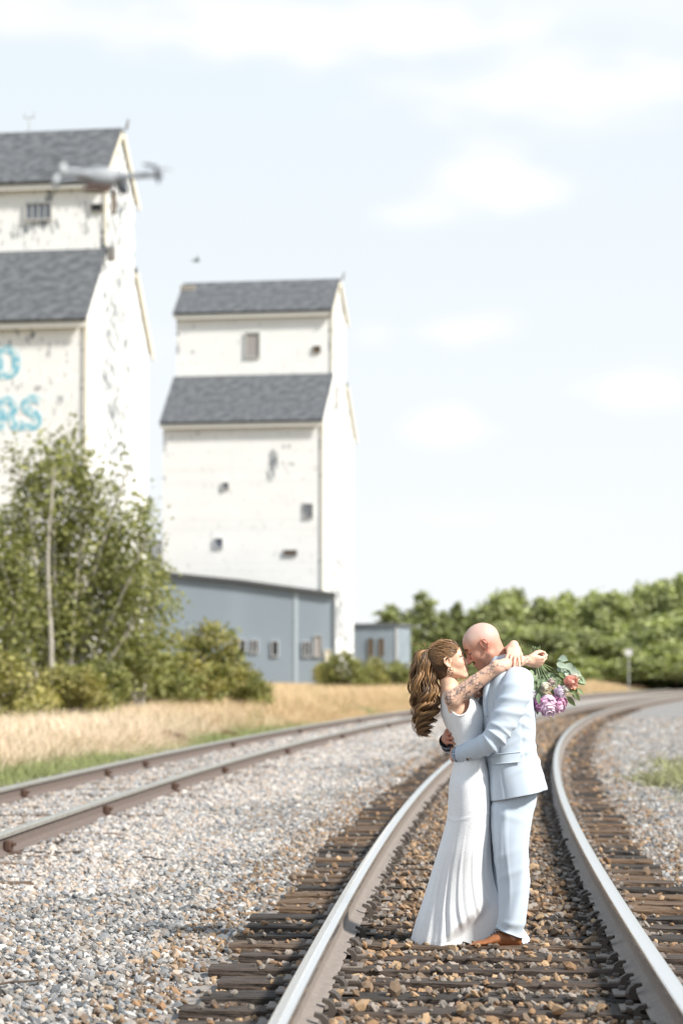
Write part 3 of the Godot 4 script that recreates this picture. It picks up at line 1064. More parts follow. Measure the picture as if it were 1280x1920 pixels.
	heavy.variation_embolden = 0.9
	for e in [["D", -3.42, 13.95], ["R", -3.40, 11.82], ["S", -2.36, 11.82]]:
		var tm := TextMesh.new()
		tm.text = e[0]
		tm.font = heavy
		tm.font_size = 128
		tm.pixel_size = 0.0142 * 1.05
		tm.depth = 0.02
		obj("painted_letter", tm, blue, le).position = Vector3(e[1], e[2], 0.008)
	# right elevator
	opening(re, "window", Vector3(-4.75, 20.4, -3.0), Vector2(0.85, 1.45), M.grey_frame, M.board_pane)
	opening(re, "vent_opening", Vector3(-0.9, 20.05, -3.0), Vector2(0.42, 0.36), M.dark_frame, M.brown_pane)
	opening(re, "vent_opening", Vector3(-1.85, 7.95, 0), Vector2(0.72, 0.26), M.dark_frame, M.brown_pane)
	opening(re, "window", Vector3(-6.05, 8.55, 0), Vector2(0.5, 0.55), M.white_frame, M.blue_pane)
	opening(re, "window", Vector3(-0.78, 10.35, 0), Vector2(0.48, 0.8), M.grey_frame, M.blue_pane, 1)
	opening(re, "vent_opening", Vector3(-5.65, 11.85, 0), Vector2(0.36, 0.36), M.grey_frame, M.blue_pane)
	opening(re, "vent_opening", Vector3(-4.72, 15.45, 0.0), Vector2(0.5, 0.25), M.dark_frame, M.dark_pane)
	opening(re, "slot_opening", Vector3(0, 17.3, -4.1), Vector2(0.5, 1.2), M.grey_frame, M.board_pane, 0, PI / 2)
	var hatch := MB.new()
	hatch.box(Vector3(0.9, 0.45, 0.5), Transform3D(), 0.03)
	obj("roof_hatch", hatch, mat(Color(0.30, 0.27, 0.23), 0.9), re).position = Vector3(-9.1, 24.1, -4.7)
	# white lean-to at the far end of the elevator
	var lean := MB.new()
	lean.box(Vector3(1.3, 9.0, 6.0), Transform3D(Basis(), Vector3(-w_of(9.4) - 0.66, 4.3, -3.4)))
	var lt := wall_mat(rs)
	obj("side_annex", lean, lt, re)
	# blue grey metal shed
	var metal := mat(Color(0.30, 0.355, 0.405), 0.6, 0.15)
	var n5 := noise(FastNoiseLite.TYPE_SIMPLEX_SMOOTH, 0.012, 91, 3)
	metal.albedo_texture = ntex(n5, Color(0.76, 0.78, 0.80), Color(1, 1, 1), 256)
	metal.uv1_scale = Vector3(0.6, 0.1, 1)
	var shed := thing("metal_shed", Vector3(-0.44, 0.4, -133.0), -deg_to_rad(0.6))
	tag(shed, "long blue grey corrugated metal shed with sloping roof edge in front of the farther elevator", "shed")
	var sw := 10.15
	var hr := 5.35
	var hl := 6.55
	var sheet := MB.new()
	var rows := [PackedVector3Array(), PackedVector3Array()]
	var nr := int(sw / 0.1)
	for k in nr * 2 + 1:
		var x := -sw * k / (nr * 2.0)
		var z := 0.02 if k % 2 == 0 else -0.01
		rows[0].append(Vector3(x, 0.25, z))
		rows[1].append(Vector3(x, lerpf(hr, hl, -x / sw), z))
	sheet.grid(rows, false)
	obj("front_wall", sheet, metal, shed)
	for sg in 2:
		var sd := MB.new()
		var rr := [PackedVector3Array(), PackedVector3Array()]
		var x := 0.0 if sg == 0 else -sw
		for k in 45:
			var o := 0.015 if k % 2 == 0 else -0.01
			rr[0].append(Vector3(x + o, 0.25, -0.1 * k - 0.012))
			rr[1].append(Vector3(x + o, hr if sg == 0 else hl, -0.1 * k - 0.012))
		sd.grid(rr, false)
		obj("side_wall", sd, metal, shed)
	var roof := MB.new()
	roof.prism(PackedVector2Array([Vector2(0.08, hr - 0.02), Vector2(-sw * 0.5, (hr + hl) * 0.5 + 0.08), Vector2(-sw - 0.35, hl + 0.04), Vector2(-sw - 0.35, hl + 0.22), Vector2(-sw * 0.5, (hr + hl) * 0.5 + 0.26), Vector2(0.08, hr + 0.15)]), 4.8, Transform3D(Basis(), Vector3(0, 0, 0.3)))
	obj("roof", roof, mat(Color(0.085, 0.09, 0.095), 0.8), shed)
	var strip := MB.new()
	strip.box(Vector3(0.22, 5.2, 0.03), Transform3D(Basis(), Vector3(-2.05, 2.9, 0.04)))
	obj("seam_strip", strip, mat(Color(0.38, 0.44, 0.49), 0.6), shed)
	var edge := MB.new()
	edge.box(Vector3(0.12, 5.0, 0.12), Transform3D(Basis(), Vector3(0.06, 2.75, 0.05)))
	obj("corner_trim", edge, mat(Color(0.22, 0.24, 0.26), 0.7), shed)
	for e in [[-5.13, 2.55, 0.62, 0.72], [-4.33, 2.55, 0.42, 0.7], [-3.2, 2.43, 0.36, 0.82], [-1.46, 2.4, 0.42, 0.82]]:
		opening(shed, "window", Vector3(e[0], e[1], 0.02), Vector2(e[2], e[3]), M.white_frame, M.dark_pane, 1 if e[2] > 0.4 else 0)
	opening(shed, "door", Vector3(-0.85, 2.55, 0.02), Vector2(0.42, 1.15), M.grey_frame, M.board_pane)
	opening(shed, "side_door", Vector3(-0.3, 1.35, 0.02), Vector2(0.3, 2.0), M.cream, M.corner)
	for k in 3:
		var vent := MB.new()
		vent.box(Vector3(0.5, 0.18, 0.1))
		obj("footing_gap", vent, M.dark_pane, shed).position = Vector3(-2.9 + k * 0.8, 0.2, 0.0)
	# small grey outbuilding right of the elevator
	var out := thing("metal_outbuilding", Vector3(3.55, 0.35, -152.0), -deg_to_rad(10.4))
	tag(out, "small flat roofed blue grey metal outbuilding with two narrow windows, right of the farther elevator", "shed")
	var ob := MB.new()
	ob.box(Vector3(5.2, 4.1, 5.0), Transform3D(Basis(), Vector3(-2.6, 2.05, -2.5)))
	obj("wall", ob, metal, out)
	var orf := MB.new()
	orf.box(Vector3(5.5, 0.14, 5.3), Transform3D(Basis(), Vector3(-2.6, 4.18, -2.5)))
	obj("roof", orf, mat(Color(0.13, 0.14, 0.15), 0.8), out)
	var otr := MB.new()
	otr.box(Vector3(0.14, 4.0, 0.06), Transform3D(Basis(), Vector3(-0.08, 2.03, 0.034)))
	obj("corner_trim", otr, M.white_frame, out)
	for x in [-1.72, -1.05]:
		opening(out, "window", Vector3(x, 2.75, 0.0), Vector2(0.3, 1.1), M.dark_frame, M.brown_pane)

func w_of(w: float) -> float:
	return w

# ---------------------------------------------------------------- trees and bushes
func leafy(mb: MB, at: Vector3, spread: Vector3, count: int, size: float, c: Color) -> void:
	for k in count:
		var p := at + Vector3(rng.randfn() * spread.x, rng.randfn() * spread.y, rng.randfn() * spread.z) * 0.5
		var b := Basis.from_euler(Vector3(rand(-1.1, 1.1), rng.randf() * TAU, rand(-1.1, 1.1))) * (size * rand(0.6, 1.3))
		mb.col = c * rand(0.7, 1.35)
		var h := rand(0.25, 0.4)
		mb.q4(mb.p(p - b.x * 0.5), mb.p(p + b.y * h), mb.p(p + b.x * 0.5 + b.z * 0.15), mb.p(p - b.y * h))

# crown of clumps spread through a lobed volume, with limbs to some of them; returns [crown mesh, wood mesh]
func tree_shape(sd: int, height: float, trunk_h: float, rad: float, clumps: int, per: int, leaf: float, c1: Color, c2: Color, taper: float, lean := 0.0, stems := 1) -> Array:
	rng.seed = sd
	var crown := MB.new()
	var wood := MB.new()
	var bases := []
	for st in stems:
		var a := rand(0, TAU)
		var foot := Vector3(cos(a), 0, sin(a)) * (0.0 if stems == 1 else rad * 0.25)
		var tip := Vector3(cos(a) * rad * (0.15 if stems == 1 else 0.5) + lean * height, height * 0.9, sin(a) * rad * 0.2)
		var pts := []
		for i in 9:
			var t := i / 8.0
			pts.append(foot.lerp(tip, t * t * 0.5 + t * 0.5) * Vector3(1, 0, 1) + Vector3(rand(-1, 1) * 0.02 * height * t, height * 0.9 * t, rand(-1, 1) * 0.02 * height * t))
		wood.tube(pts, height * 0.016 / sqrt(stems) + 0.02, height * 0.003, 7)
		bases.append(pts)
	var lobes := []
	for k in 7: lobes.append([Vector3(rand(-1, 1), rand(-0.8, 0.9), rand(-1, 1)).normalized() * rand(0.4, 0.75), rand(0.38, 0.6)])
	var made := 0
	var tries := 0
	while made < clumps and tries < clumps * 30:
		tries += 1
		var u := Vector3(rand(-1, 1), rand(-1, 1), rand(-1, 1))
		var inside := u.length() < 0.55
		for l in lobes:
			if (u - l[0]).length() < l[1]: inside = true
		if not inside or (u.length() < 0.4 and rng.randf() < 0.6): continue
		var hy := (u.y + 1.0) / 2.0
		var r := rad * lerpf(1.0, 1.0 - taper, hy)
		var p := Vector3(u.x * r + lean * height * hy, lerpf(trunk_h, height, hy), u.z * r)
		var c := c1.lerp(c2, rng.randf()) * rand(0.75, 1.25)
		leafy(crown, p, Vector3(1.2, 0.8, 1.2) * rad * 0.16, per, leaf, c)
		if made % 5 == 0:
			var stem: Array = bases[made % bases.size()]
			var f: Vector3 = crv(stem, clampf((p.y / height - 0.15) * 0.9, 0.08, 0.95))
			var m := f.lerp(p, 0.5) + Vector3(0, -0.04 * height * 0.3, 0)
			wood.tube([f, m, p], height * 0.005 + 0.008, 0.008, 5)
		made += 1
	return [crown.mesh(), wood.mesh()]

# several upright leaders with leaf clumps along short side twigs; tips are [x, height, leafiness]
func aspen_shape(sd: int, tips: Array, leaf: float, c1: Color, c2: Color) -> Array:
	rng.seed = sd
	var crown := MB.new()
	var wood := MB.new()
	for k in tips.size():
		var e: Array = tips[k]
		var h: float = e[1]
		var foot := Vector3(e[0] * 0.22 + rand(-0.15, 0.15), 0.0, 0.9 if e.size() > 3 else rand(-0.3, 0.3))
		var tip := Vector3(e[0], h, e[3] if e.size() > 3 else rand(-1.2, 0.7))
		var pts := []
		for i in 10:
			var t := i / 9.0
			pts.append(Vector3(lerpf(foot.x, tip.x, pow(t, 1.5)) + sin(t * 7.0 + k) * 0.07, h * t, lerpf(foot.z, tip.z, t)))
		wood.tube(pts, (0.05 if e.size() > 3 else 0.045) + 0.008 * h, 0.02, 7)
		for j in int(15 * e[2] * h / 5.0 + 3):
			var t := 0.14 + 0.86 * sqrt(rng.randf())
			var q: Vector3 = crv(pts, t)
			var a := rng.randf() * TAU
			var reach := rand(0.15, 1.15) * lerpf(1.0, 0.25, t) * (0.7 + 0.06 * h)
			var p := q + Vector3(cos(a) * reach, rand(0.0, 0.35), sin(a) * reach)
			wood.tube([q, q.lerp(p, 0.55) + Vector3(0, 0.05, 0), p], 0.014, 0.005, 4)
			var c := c1.lerp(c2, rng.randf()) * rand(0.75, 1.25)
			leafy(crown, p, Vector3(0.50, 0.62, 0.50) * rand(0.6, 1.2), int(rand(36, 70) * minf(1.0, 0.5 + e[2] * 0.5)), leaf, c)
	return [crown.mesh(), wood.mesh()]

func plant(called: String, shape: Array, at: Vector3, turn: float, bark: Material, label: String, category: String, group := "", size := Vector3.ONE) -> Node3D:
	var t := thing(called, at, turn)
	t.scale = size
	obj("crown" if called.contains("tree") else "foliage", shape[0], M.leaf, t)
	obj("trunk" if called.contains("tree") else "stems", shape[1], bark, t)
	tag(t, label, category, group)
	return t

func build_trees() -> void:
	M.leaf = mat(Color(1, 1, 1), 0.6, 0.0, true)
	M.leaf.backlight_enabled = true
	M.leaf.backlight = Color(0.75, 0.8, 0.4)
	M.pale_bark = tri(mat(Color(0.56, 0.53, 0.47), 0.9), Vector3.ONE, true)
	M.pale_bark.albedo_texture = ntex(noise(FastNoiseLite.TYPE_SIMPLEX, 0.03, 97, 4), Color(0.45, 0.43, 0.4), Color(1, 1, 1), 256)
	M.bark = mat(Color(0.14, 0.115, 0.09), 0.9)
	var g1 := Color(0.165, 0.18, 0.055)
	var g2 := Color(0.31, 0.31, 0.115)
	# the trees in front of the left elevator
	var a1 := aspen_shape(101, [[0.05, 6.6, 0.25, 1.7], [-1.4, 4.3, 0.2, 1.6], [-1.0, 6.6, 1.0], [-0.5, 6.0, 1.2], [-0.1, 6.95, 1.0], [0.45, 7.25, 1.0], [0.9, 6.1, 1.2], [1.75, 6.75, 0.35], [2.1, 5.7, 0.8], [2.35, 4.9, 0.9], [2.6, 3.4, 0.8], [2.2, 3.9, 1.2], [1.4, 5.3, 1.2], [-1.6, 5.2, 1.2], [1.2, 4.6, 1.2], [0.2, 5.0, 1.4], [-0.8, 3.6, 1.6], [0.6, 3.4, 1.6], [-1.6, 3.0, 1.6], [1.6, 3.2, 1.0]], 0.135, g1, g2)
	var a2 := aspen_shape(102, [[-1.2, 5.2, 1.2], [-0.5, 5.7, 1.2], [0.2, 5.3, 1.2], [0.7, 4.4, 1.2], [-0.3, 3.6, 1.6], [0.5, 2.8, 1.6], [-1.0, 3.2, 1.6]], 0.135, g1, g2)
	var a3 := aspen_shape(103, [[-0.5, 4.2, 0.8], [0.0, 4.4, 0.7], [0.55, 3.9, 0.9], [0.8, 3.0, 1.1], [-0.9, 2.8, 1.0], [0.4, 2.0, 1.4, 0.9], [-0.4, 1.7, 1.5, 1.0], [0.0, 2.4, 1.2, 0.8]], 0.135, g1, g2)
	plant("aspen_tree", a1, Vector3(-7.25, 0.1, -62.0), 0.0, M.pale_bark, "tallest pale trunked green tree in front of the left grain elevator", "tree", "trees before the left elevator")
	plant("aspen_tree", a2, Vector3(-8.65, 0.1, -60.5), 0.2, M.pale_bark, "leaning pale trunked tree at the left edge, left of the tallest tree", "tree", "trees before the left elevator")
	plant("aspen_tree", a3, Vector3(-5.45, 0.15, -64.0), 0.1, M.pale_bark, "thin see-through green tree between the tallest tree and the big bush", "tree", "trees before the left elevator")
	# bushes
	var y1 := Color(0.26, 0.25, 0.085)
	var y2 := Color(0.38, 0.33, 0.12)
	var b1 := tree_shape(111, 2.2, 0.1, 1.25, 120, 60, 0.10, g1 * 1.1, y2 * 0.95, 0.45, 0.0, 4)
	var b2 := tree_shape(112, 1.5, 0.05, 1.3, 90, 45, 0.10, y1, y2, 0.4, 0.0, 4)
	var b3 := tree_shape(113, 2.0, 0.1, 1.1, 95, 50, 0.10, g1, g2, 0.3, 0.0, 4)
	for e in [
		[b1, -4.35, 71.0, 1.2, Vector3(1.6, 1.42, 1.4), "big olive green bush with yellowish leaves before the metal shed's left half"],
		[b1, -2.95, 72.5, 2.6, Vector3(1.0, 0.85, 1.0), "lower right shoulder bush of the clump before the shed's two left windows"],
		[b3, -5.3, 69.0, 0.7, Vector3(1.35, 1.05, 1.2), "dark green bush at the left foot of the big olive bush"],
		[b2, -7.6, 54.0, 0.3, Vector3(1.4, 1.25, 1.2), "yellow green low bush at the left edge above the dry grass"],
		[b2, -6.3, 57.0, 2.3, Vector3(1.1, 1.1, 1.0), "small yellow green bush second from the left edge, under the trees"],
		[b3, -6.0, 60.0, 1.8, Vector3(1.2, 0.95, 1.0), "grey green bush under the tallest tree, left of the dark bush"],
		[b3, -7.9, 62.5, 0.2, Vector3(1.3, 1.0, 1.2), "dark undergrowth bush between the two left trunks"],
		[b3, 0.15, 112.0, 0.9, Vector3(1.15, 1.15, 1.15), "round green bush at the shed's right corner below the white wall"],
		[b1, 1.35, 116.0, 1.9, Vector3(1.1, 0.95, 1.1), "dark green bush before the small metal outbuilding"],
		[b3, 2.65, 118.0, 2.9, Vector3(1.1, 0.9, 1.1), "green bush right of the outbuilding, beside the woman's ponytail"],
		[b2, -0.95, 118.0, 0.5, Vector3(0.5, 1.1, 0.5), "narrow shrub growing against the shed's small door"],
	]:
		plant("bush", e[0], Vector3(e[1], land(e[1], e[2]) - 0.05, -e[2]), e[3], M.bark, e[5], "bush", "bushes along the dry grass", e[4])
	# the wood behind, right: single trees that stand out, then the mass
	var f1 := Color(0.29, 0.32, 0.145)
	var f2 := Color(0.44, 0.46, 0.225)
	var t1 := tree_shape(121, 10.0, 0.3, 4.3, 230, 64, 0.46, f1, f2, 0.35)
	var t2 := tree_shape(122, 9.0, 0.2, 4.0, 230, 64, 0.46, f1 * 1.1, f2 * 1.1, 0.25)
	var t3 := tree_shape(123, 11.0, 2.5, 3.0, 100, 46, 0.36, f1 * 0.8, f2 * 0.8, 0.45)
	var t4 := tree_shape(124, 9.0, 0.8, 1.6, 110, 46, 0.34, f1 * 0.75, f1, 0.8)
	# [shape, px bearing x / d, distance, height scale, label]
	for e in [
		[t3, 4.3, 205.0, 0.62, "thin topped tree behind the small outbuilding's roof"],
		[t3, 6.9, 208.0, 0.72, "dark open tree on the skyline right of the outbuilding"],
		[t4, 8.7, 208.0, 0.72, "narrow pointed tree left of the man's head on the skyline"],
		[t4, 9.9, 209.0, 0.80, "second narrow pointed tree on the skyline, just left of the man's head"],
		[t1, 13.3, 211.0, 0.84, "tall rounded tree right above the man's head on the skyline"],
		[t3, 15.3, 212.0, 0.76, "open dark crowned tree right of the tall rounded tree behind the man"],
		[t1, 18.8, 214.0, 0.83, "broad green tree on the skyline above the bouquet"],
		[t2, 22.8, 214.0, 0.90, "pale green bushy tree on the skyline right of the bouquet"],
		[t1, 26.2, 215.0, 0.92, "tall green tree near the right edge of the skyline"],
		[t1, 30.2, 214.0, 1.0, "tallest green tree at the right edge of the skyline"],
	]:
		var s: float = e[3]
		plant("tree", e[0], Vector3(e[1], 0.1, -e[2]), e[1], M.bark, e[4], "tree", "trees of the far wood", Vector3(1.0, s * 1.13, 1.0) * Vector3(0.9, 1, 0.9))
	# the mass of the wood: crowns that cannot be told apart
	var mass := [PackedFloat32Array(), PackedFloat32Array()]
	rng.seed = 131
	for k in 330:
		var d := rand(204.0, 275.0)
		var x := d * rand(0.005, 0.2)
		var px := 640.0 + x / d * 4533.0
		var top := lerpf(0.42, 0.72, sm(740.0, 960.0, px))
		top = lerpf(top, 0.92, sm(960.0, 1280.0, px)) * (1.0 + (d - 200.0) * 0.005)
		if d < 214.0: top *= rand(0.45, 0.85)
		var sc := top * rand(0.80, 1.02)
		put(mass[k % 2], Basis(Vector3.UP, rng.randf() * TAU).scaled(Vector3(0.95, sc, 0.95)), Vector3(x, 0.1, -d), Color(1, 1, 1) * rand(0.75, 1.25))
	for k in 60:
		var d := rand(190.0, 260.0)
		put(mass[k % 2], Basis(Vector3.UP, rng.randf() * TAU).scaled(Vector3(0.95, rand(0.3, 0.45), 0.95)), Vector3(d * rand(-0.2, 0.02), 0.1, -d), Color(1, 1, 1) * rand(0.75, 1.2))
	for k in 2:
		tag(instances("wood", [t1, t2][k][0], M.leaf, mass[k]), "green mass of the wood beyond the tracks", "wood", "", "stuff")
	# scrub in front of the wood: brownish green, with a darker red strip
	var scrub_shape := tree_shape(141, 1.6, 0.0, 1.6, 46, 34, 0.22, Color(0.75, 0.75, 0.75), Color(1, 1, 1), 0.3)
	var scrub := PackedFloat32Array()
	for k in 520:
		var d := rand(130.0, 205.0)
		var s := rand(-9.0, -45.0)
		var at := tp(d, s, 0.0)
		var px := 640.0 + at.x / -at.z * 4533.0
		if px < 700.0 or px > 1400.0: continue
		var near := sm(-16.0, -9.0, s)
		var c := Color(0.40, 0.37, 0.17).lerp(Color(0.46, 0.37, 0.21), rng.randf())
		var h := rand(0.35, 0.8)
		if near > 0.3:
			if px < 1120.0: continue
			c = Color(0.26, 0.165, 0.12).lerp(Color(0.38, 0.27, 0.17), rng.randf())
			h *= 0.4
		at.y = 0.0
		put(scrub, Basis(Vector3.UP, rng.randf() * TAU).scaled(Vector3(1.0, h, 1.0)), at, c)
	tag(instances("scrub", scrub_shape[0], M.leaf, scrub), "brown green scrub between the far wood and the track", "scrub", "", "stuff")

# ---------------------------------------------------------------- the couple (metres; x right, y up, z towards the photographer, origin under the man's near shoe)
var FIG := Vector3(0.832, 0.0, -13.0)

func blotch(c: Color, k: float) -> Color:
	return Color(c.r * k, c.g * k, c.b * k)

# head in its own frame: x forward, y up, z to one side
func head_field(male: bool) -> Field:
	var f := Field.new(Vector3(-0.135, -0.20, -0.105), Vector3(0.15, 0.145, 0.105), 0.003)
	f.ell(Vector3(-0.008, 0.03, 0), Vector3(0.099, 0.09, 0.077))
	f.ell(Vector3(0.035, 0.032, 0), Vector3(0.058, 0.062, 0.066), 0.02)
	f.ell(Vector3(0.038, -0.03, 0), Vector3(0.052, 0.072, 0.060 if male else 0.056), 0.02)
	for s in [-1.0, 1.0]:
		f.cap(Vector3(-0.004, -0.055, 0.05 * s), Vector3(0.06, -0.099, 0.018 * s), 0.022 if male else 0.017, 0.018 if male else 0.014, 0.025)
		f.ell(Vector3(0.056, -0.024, 0.04 * s), Vector3(0.03, 0.026, 0.02), 0.015)
	f.ell(Vector3(0.070, -0.100, 0), Vector3(0.023, 0.02, 0.024) if male else Vector3(0.021, 0.018, 0.019), 0.015)
	f.ell(Vector3(0.070, -0.065, 0), Vector3(0.024, 0.028, 0.03), 0.015)
	if male:
		f.cap(Vector3(0.090, 0.010, 0), Vector3(0.113, -0.036, 0), 0.009, 0.012, 0.012)
		f.ell(Vector3(0.112, -0.037, 0), Vector3(0.014, 0.011, 0.013), 0.008)
	else:
		f.cap(Vector3(0.088, 0.004, 0), Vector3(0.108, -0.032, 0), 0.007, 0.009, 0.012)
		f.ell(Vector3(0.109, -0.032, 0), Vector3(0.011, 0.009, 0.010), 0.008)
	for s in [-1.0, 1.0]:
		f.ell(Vector3(0.098, -0.039, 0.012 * s), Vector3(0.012, 0.009, 0.008) * (1.0 if male else 0.85), 0.006)
		f.cap(Vector3(0.088, 0.025, 0.008 * s), Vector3(0.073, 0.023, 0.046 * s), 0.0115 if male else 0.009, 0.009, 0.012)
		f.ell(Vector3(0.097, 0.003, 0.033 * s), Vector3(0.017, 0.013, 0.019), 0.01, Basis(), true)
		f.ell(Vector3(0.078, 0.003, 0.031 * s), Vector3(0.0135, 0.0125, 0.0145), 0.004)
	f.ell(Vector3(0.0935, -0.0605, 0), Vector3(0.008, 0.006, 0.021) * (1.0 if male else 0.95), 0.005)
	f.ell(Vector3(0.0915, -0.0725, 0), Vector3(0.008, 0.007, 0.019) * (1.0 if male else 0.95), 0.005)
	f.ell(Vector3(0.102, -0.0665, 0), Vector3(0.010, 0.0018, 0.022), 0.003, Basis(), true)
	for s in [-1.0, 1.0]:
		var z: float = 0.074 * s
		var pts := [Vector3(0.011, -0.002, z), Vector3(0.010, 0.020, z + 0.006 * s), Vector3(-0.005, 0.032, z + 0.011 * s), Vector3(-0.022, 0.024, z + 0.017 * s), Vector3(-0.025, 0.002, z + 0.016 * s), Vector3(-0.014, -0.019, z + 0.009 * s), Vector3(0.001, -0.032, z + 0.002 * s)]
		for i in pts.size() - 1: f.cap(pts[i], pts[i + 1], 0.0046, 0.0046, 0.004)
		f.ell(Vector3(-0.006, -0.002, z + 0.003 * s), Vector3(0.016, 0.026, 0.006), 0.006)
		f.ell(Vector3(-0.003, -0.001, z + 0.012 * s), Vector3(0.011, 0.018, 0.009), 0.003, Basis(), true)
		f.ell(Vector3(0.000, -0.027, z + 0.003 * s), Vector3(0.006, 0.007, 0.004), 0.004)
	return f

func mottle(q: Vector3) -> float:
	return 1.0 + 0.05 * sin(q.x * 190.0 + 2.0 * sin(q.y * 150.0)) * sin(q.y * 210.0 + q.z * 170.0) + 0.05 * sin(q.x * 61.0 + q.z * 47.0) * sin(q.y * 53.0)

func man_paint(q: Vector3) -> Color:
	var c := blotch(Color(0.53, 0.275, 0.195), mottle(q))
	var z := absf(q.z)
	# shaved scalp
	var scalp := sm(0.025, 0.065, q.y + 0.05 * sm(0.0, -0.05, q.x) - maxf(q.x, 0.0) * 0.2) * sm(0.095, 0.045, q.x)
	c = c.lerp(Color(0.55, 0.40, 0.345), scalp * 0.75)
	c = c.lerp(Color(0.58, 0.345, 0.265), 0.6 * sm(0.025, 0.05, q.y) * sm(0.03, 0.07, q.x))
	# stubble
	var jaw := sm(-0.045, -0.062, q.y) * sm(-0.005, 0.02, q.x)
	c = c.lerp(Color(0.27, 0.155, 0.115), jaw * 0.6)
	if q.x > 0.085 and z < 0.03 and q.y < -0.044 and q.y > -0.060: c = Color(0.075, 0.038, 0.026)
	if q.x > 0.082 and z < 0.012 and q.y < -0.079 and q.y > -0.11: c = c.lerp(Color(0.10, 0.05, 0.035), 0.7)
	if q.x > 0.085 and z < 0.022 and q.y < -0.0605 and q.y > -0.079: c = Color(0.40, 0.17, 0.14)
	var by := 0.0285 - maxf(0.0, z - 0.03) * 0.25
	if q.x > 0.062 and absf(q.y - by) < 0.0055 and z > 0.01 and z < 0.05: c = Color(0.09, 0.05, 0.035)
	if q.x > 0.07 and absf(q.y - (-0.003 + pow((z - 0.032) / 0.016, 2.0) * 0.003)) < 0.0028 and absf(z - 0.032) < 0.017: c = Color(0.07, 0.04, 0.03)
	if z > 0.0795 and absf(q.x + 0.006) < 0.03 and absf(q.y) < 0.036: c = c.lerp(Color(0.58, 0.22, 0.15), 0.75)
	if q.x > 0.10: c = c.lerp(Color(0.60, 0.28, 0.20), 0.5)
	return c

func woman_paint(q: Vector3) -> Color:
	var c := blotch(Color(0.72, 0.455, 0.325), mottle(q))
	var z := absf(q.z)
	var blush := exp(-(pow((q.y + 0.025) / 0.022, 2.0) + pow((z - 0.042) / 0.02, 2.0))) * sm(0.02, 0.05, q.x)
	c = c.lerp(Color(0.72, 0.36, 0.28), blush * 0.5)
	if q.x > 0.083 and z < 0.023 and q.y < -0.0545 and q.y > -0.0795: c = Color(0.56, 0.25, 0.20)
	var by := 0.0275 - maxf(0.0, z - 0.032) * 0.3
	if q.x > 0.06 and absf(q.y - by) < 0.0038 and z > 0.012 and z < 0.05: c = Color(0.13, 0.075, 0.045)
	var ey := 0.0035
	if q.x > 0.066 and absf(z - 0.032) < 0.015:
		if absf(q.y - ey) < 0.0055: c = Color(0.42, 0.36, 0.33)
		if absf(q.y - ey) < 0.0055 and absf(z - 0.030) < 0.006: c = Color(0.10, 0.07, 0.05)
		if absf(q.y - ey - 0.0075) < 0.003: c = Color(0.045, 0.03, 0.025)
	if q.x > 0.056 and absf(q.y - ey - 0.006) < 0.003 and z > 0.044 and z < 0.055: c = Color(0.06, 0.04, 0.03)
	return c

# hand in its own frame: x from wrist to fingers, -y the palm, z the thumb's side (or the other, for mir = -1)
func hand(mb: MB, at: Transform3D, curls: Array, thumb: Array, mir: float, size: float, paint: Callable, spread := 1.0, stub := 0.05) -> Array:
	var f := Field.new(Vector3(-0.05, -0.11, -0.085) * size, Vector3(0.21, 0.06, 0.085) * size, 0.003)
	f.cap(Vector3(-stub, 0, 0) * size, Vector3(0.01, 0, 0) * size, 0.026 * size, 0.026 * size, 0.01)
	f.ell(Vector3(0.05, 0, 0) * size, Vector3(0.052, 0.016, 0.042) * size, 0.02)
	f.ell(Vector3(0.035, -0.008, 0.025 * mir) * size, Vector3(0.032, 0.016, 0.018) * size, 0.012)
	var tips := []
	for k in 4:
		var z: float = [0.030, 0.010, -0.010, -0.029][k] * mir
		var root := Vector3([0.085, 0.090, 0.087, 0.079][k], 0.002, z)
		var len_k: float = [0.94, 1.04, 0.97, 0.78][k]
		var ang := 0.0
		var p := root
		var yaw: float = [0.10, 0.02, -0.06, -0.15][k] * mir * spread
		f.cap(Vector3(0.05, 0, z * 0.85) * size, root * size, 0.012 * size, 0.0105 * size, 0.008)
		for j in 3:
			ang += curls[k][j]
			var dir := Vector3(cos(ang) * cos(yaw), -sin(ang), sin(yaw))
			var q: Vector3 = p + dir * [0.045, 0.027, 0.022][j] * len_k
			var r: float = [0.0098, 0.0088, 0.0078][j]
			f.cap(p * size, q * size, r * size, (r - 0.001) * size, 0.0025)
			p = q
		tips.append(p * size)
	var tp_ := [Vector3(0.018, -0.006, 0.024 * mir)]
	for q in thumb: tp_.append(Vector3(q[0], q[1], q[2] * mir))
	for j in tp_.size() - 1:
		f.cap(tp_[j] * size, tp_[j + 1] * size, [0.015, 0.0115, 0.010][j] * size, [0.0115, 0.010, 0.0085][j] * size, 0.006)
	f.out(mb, at, paint)
	return tips

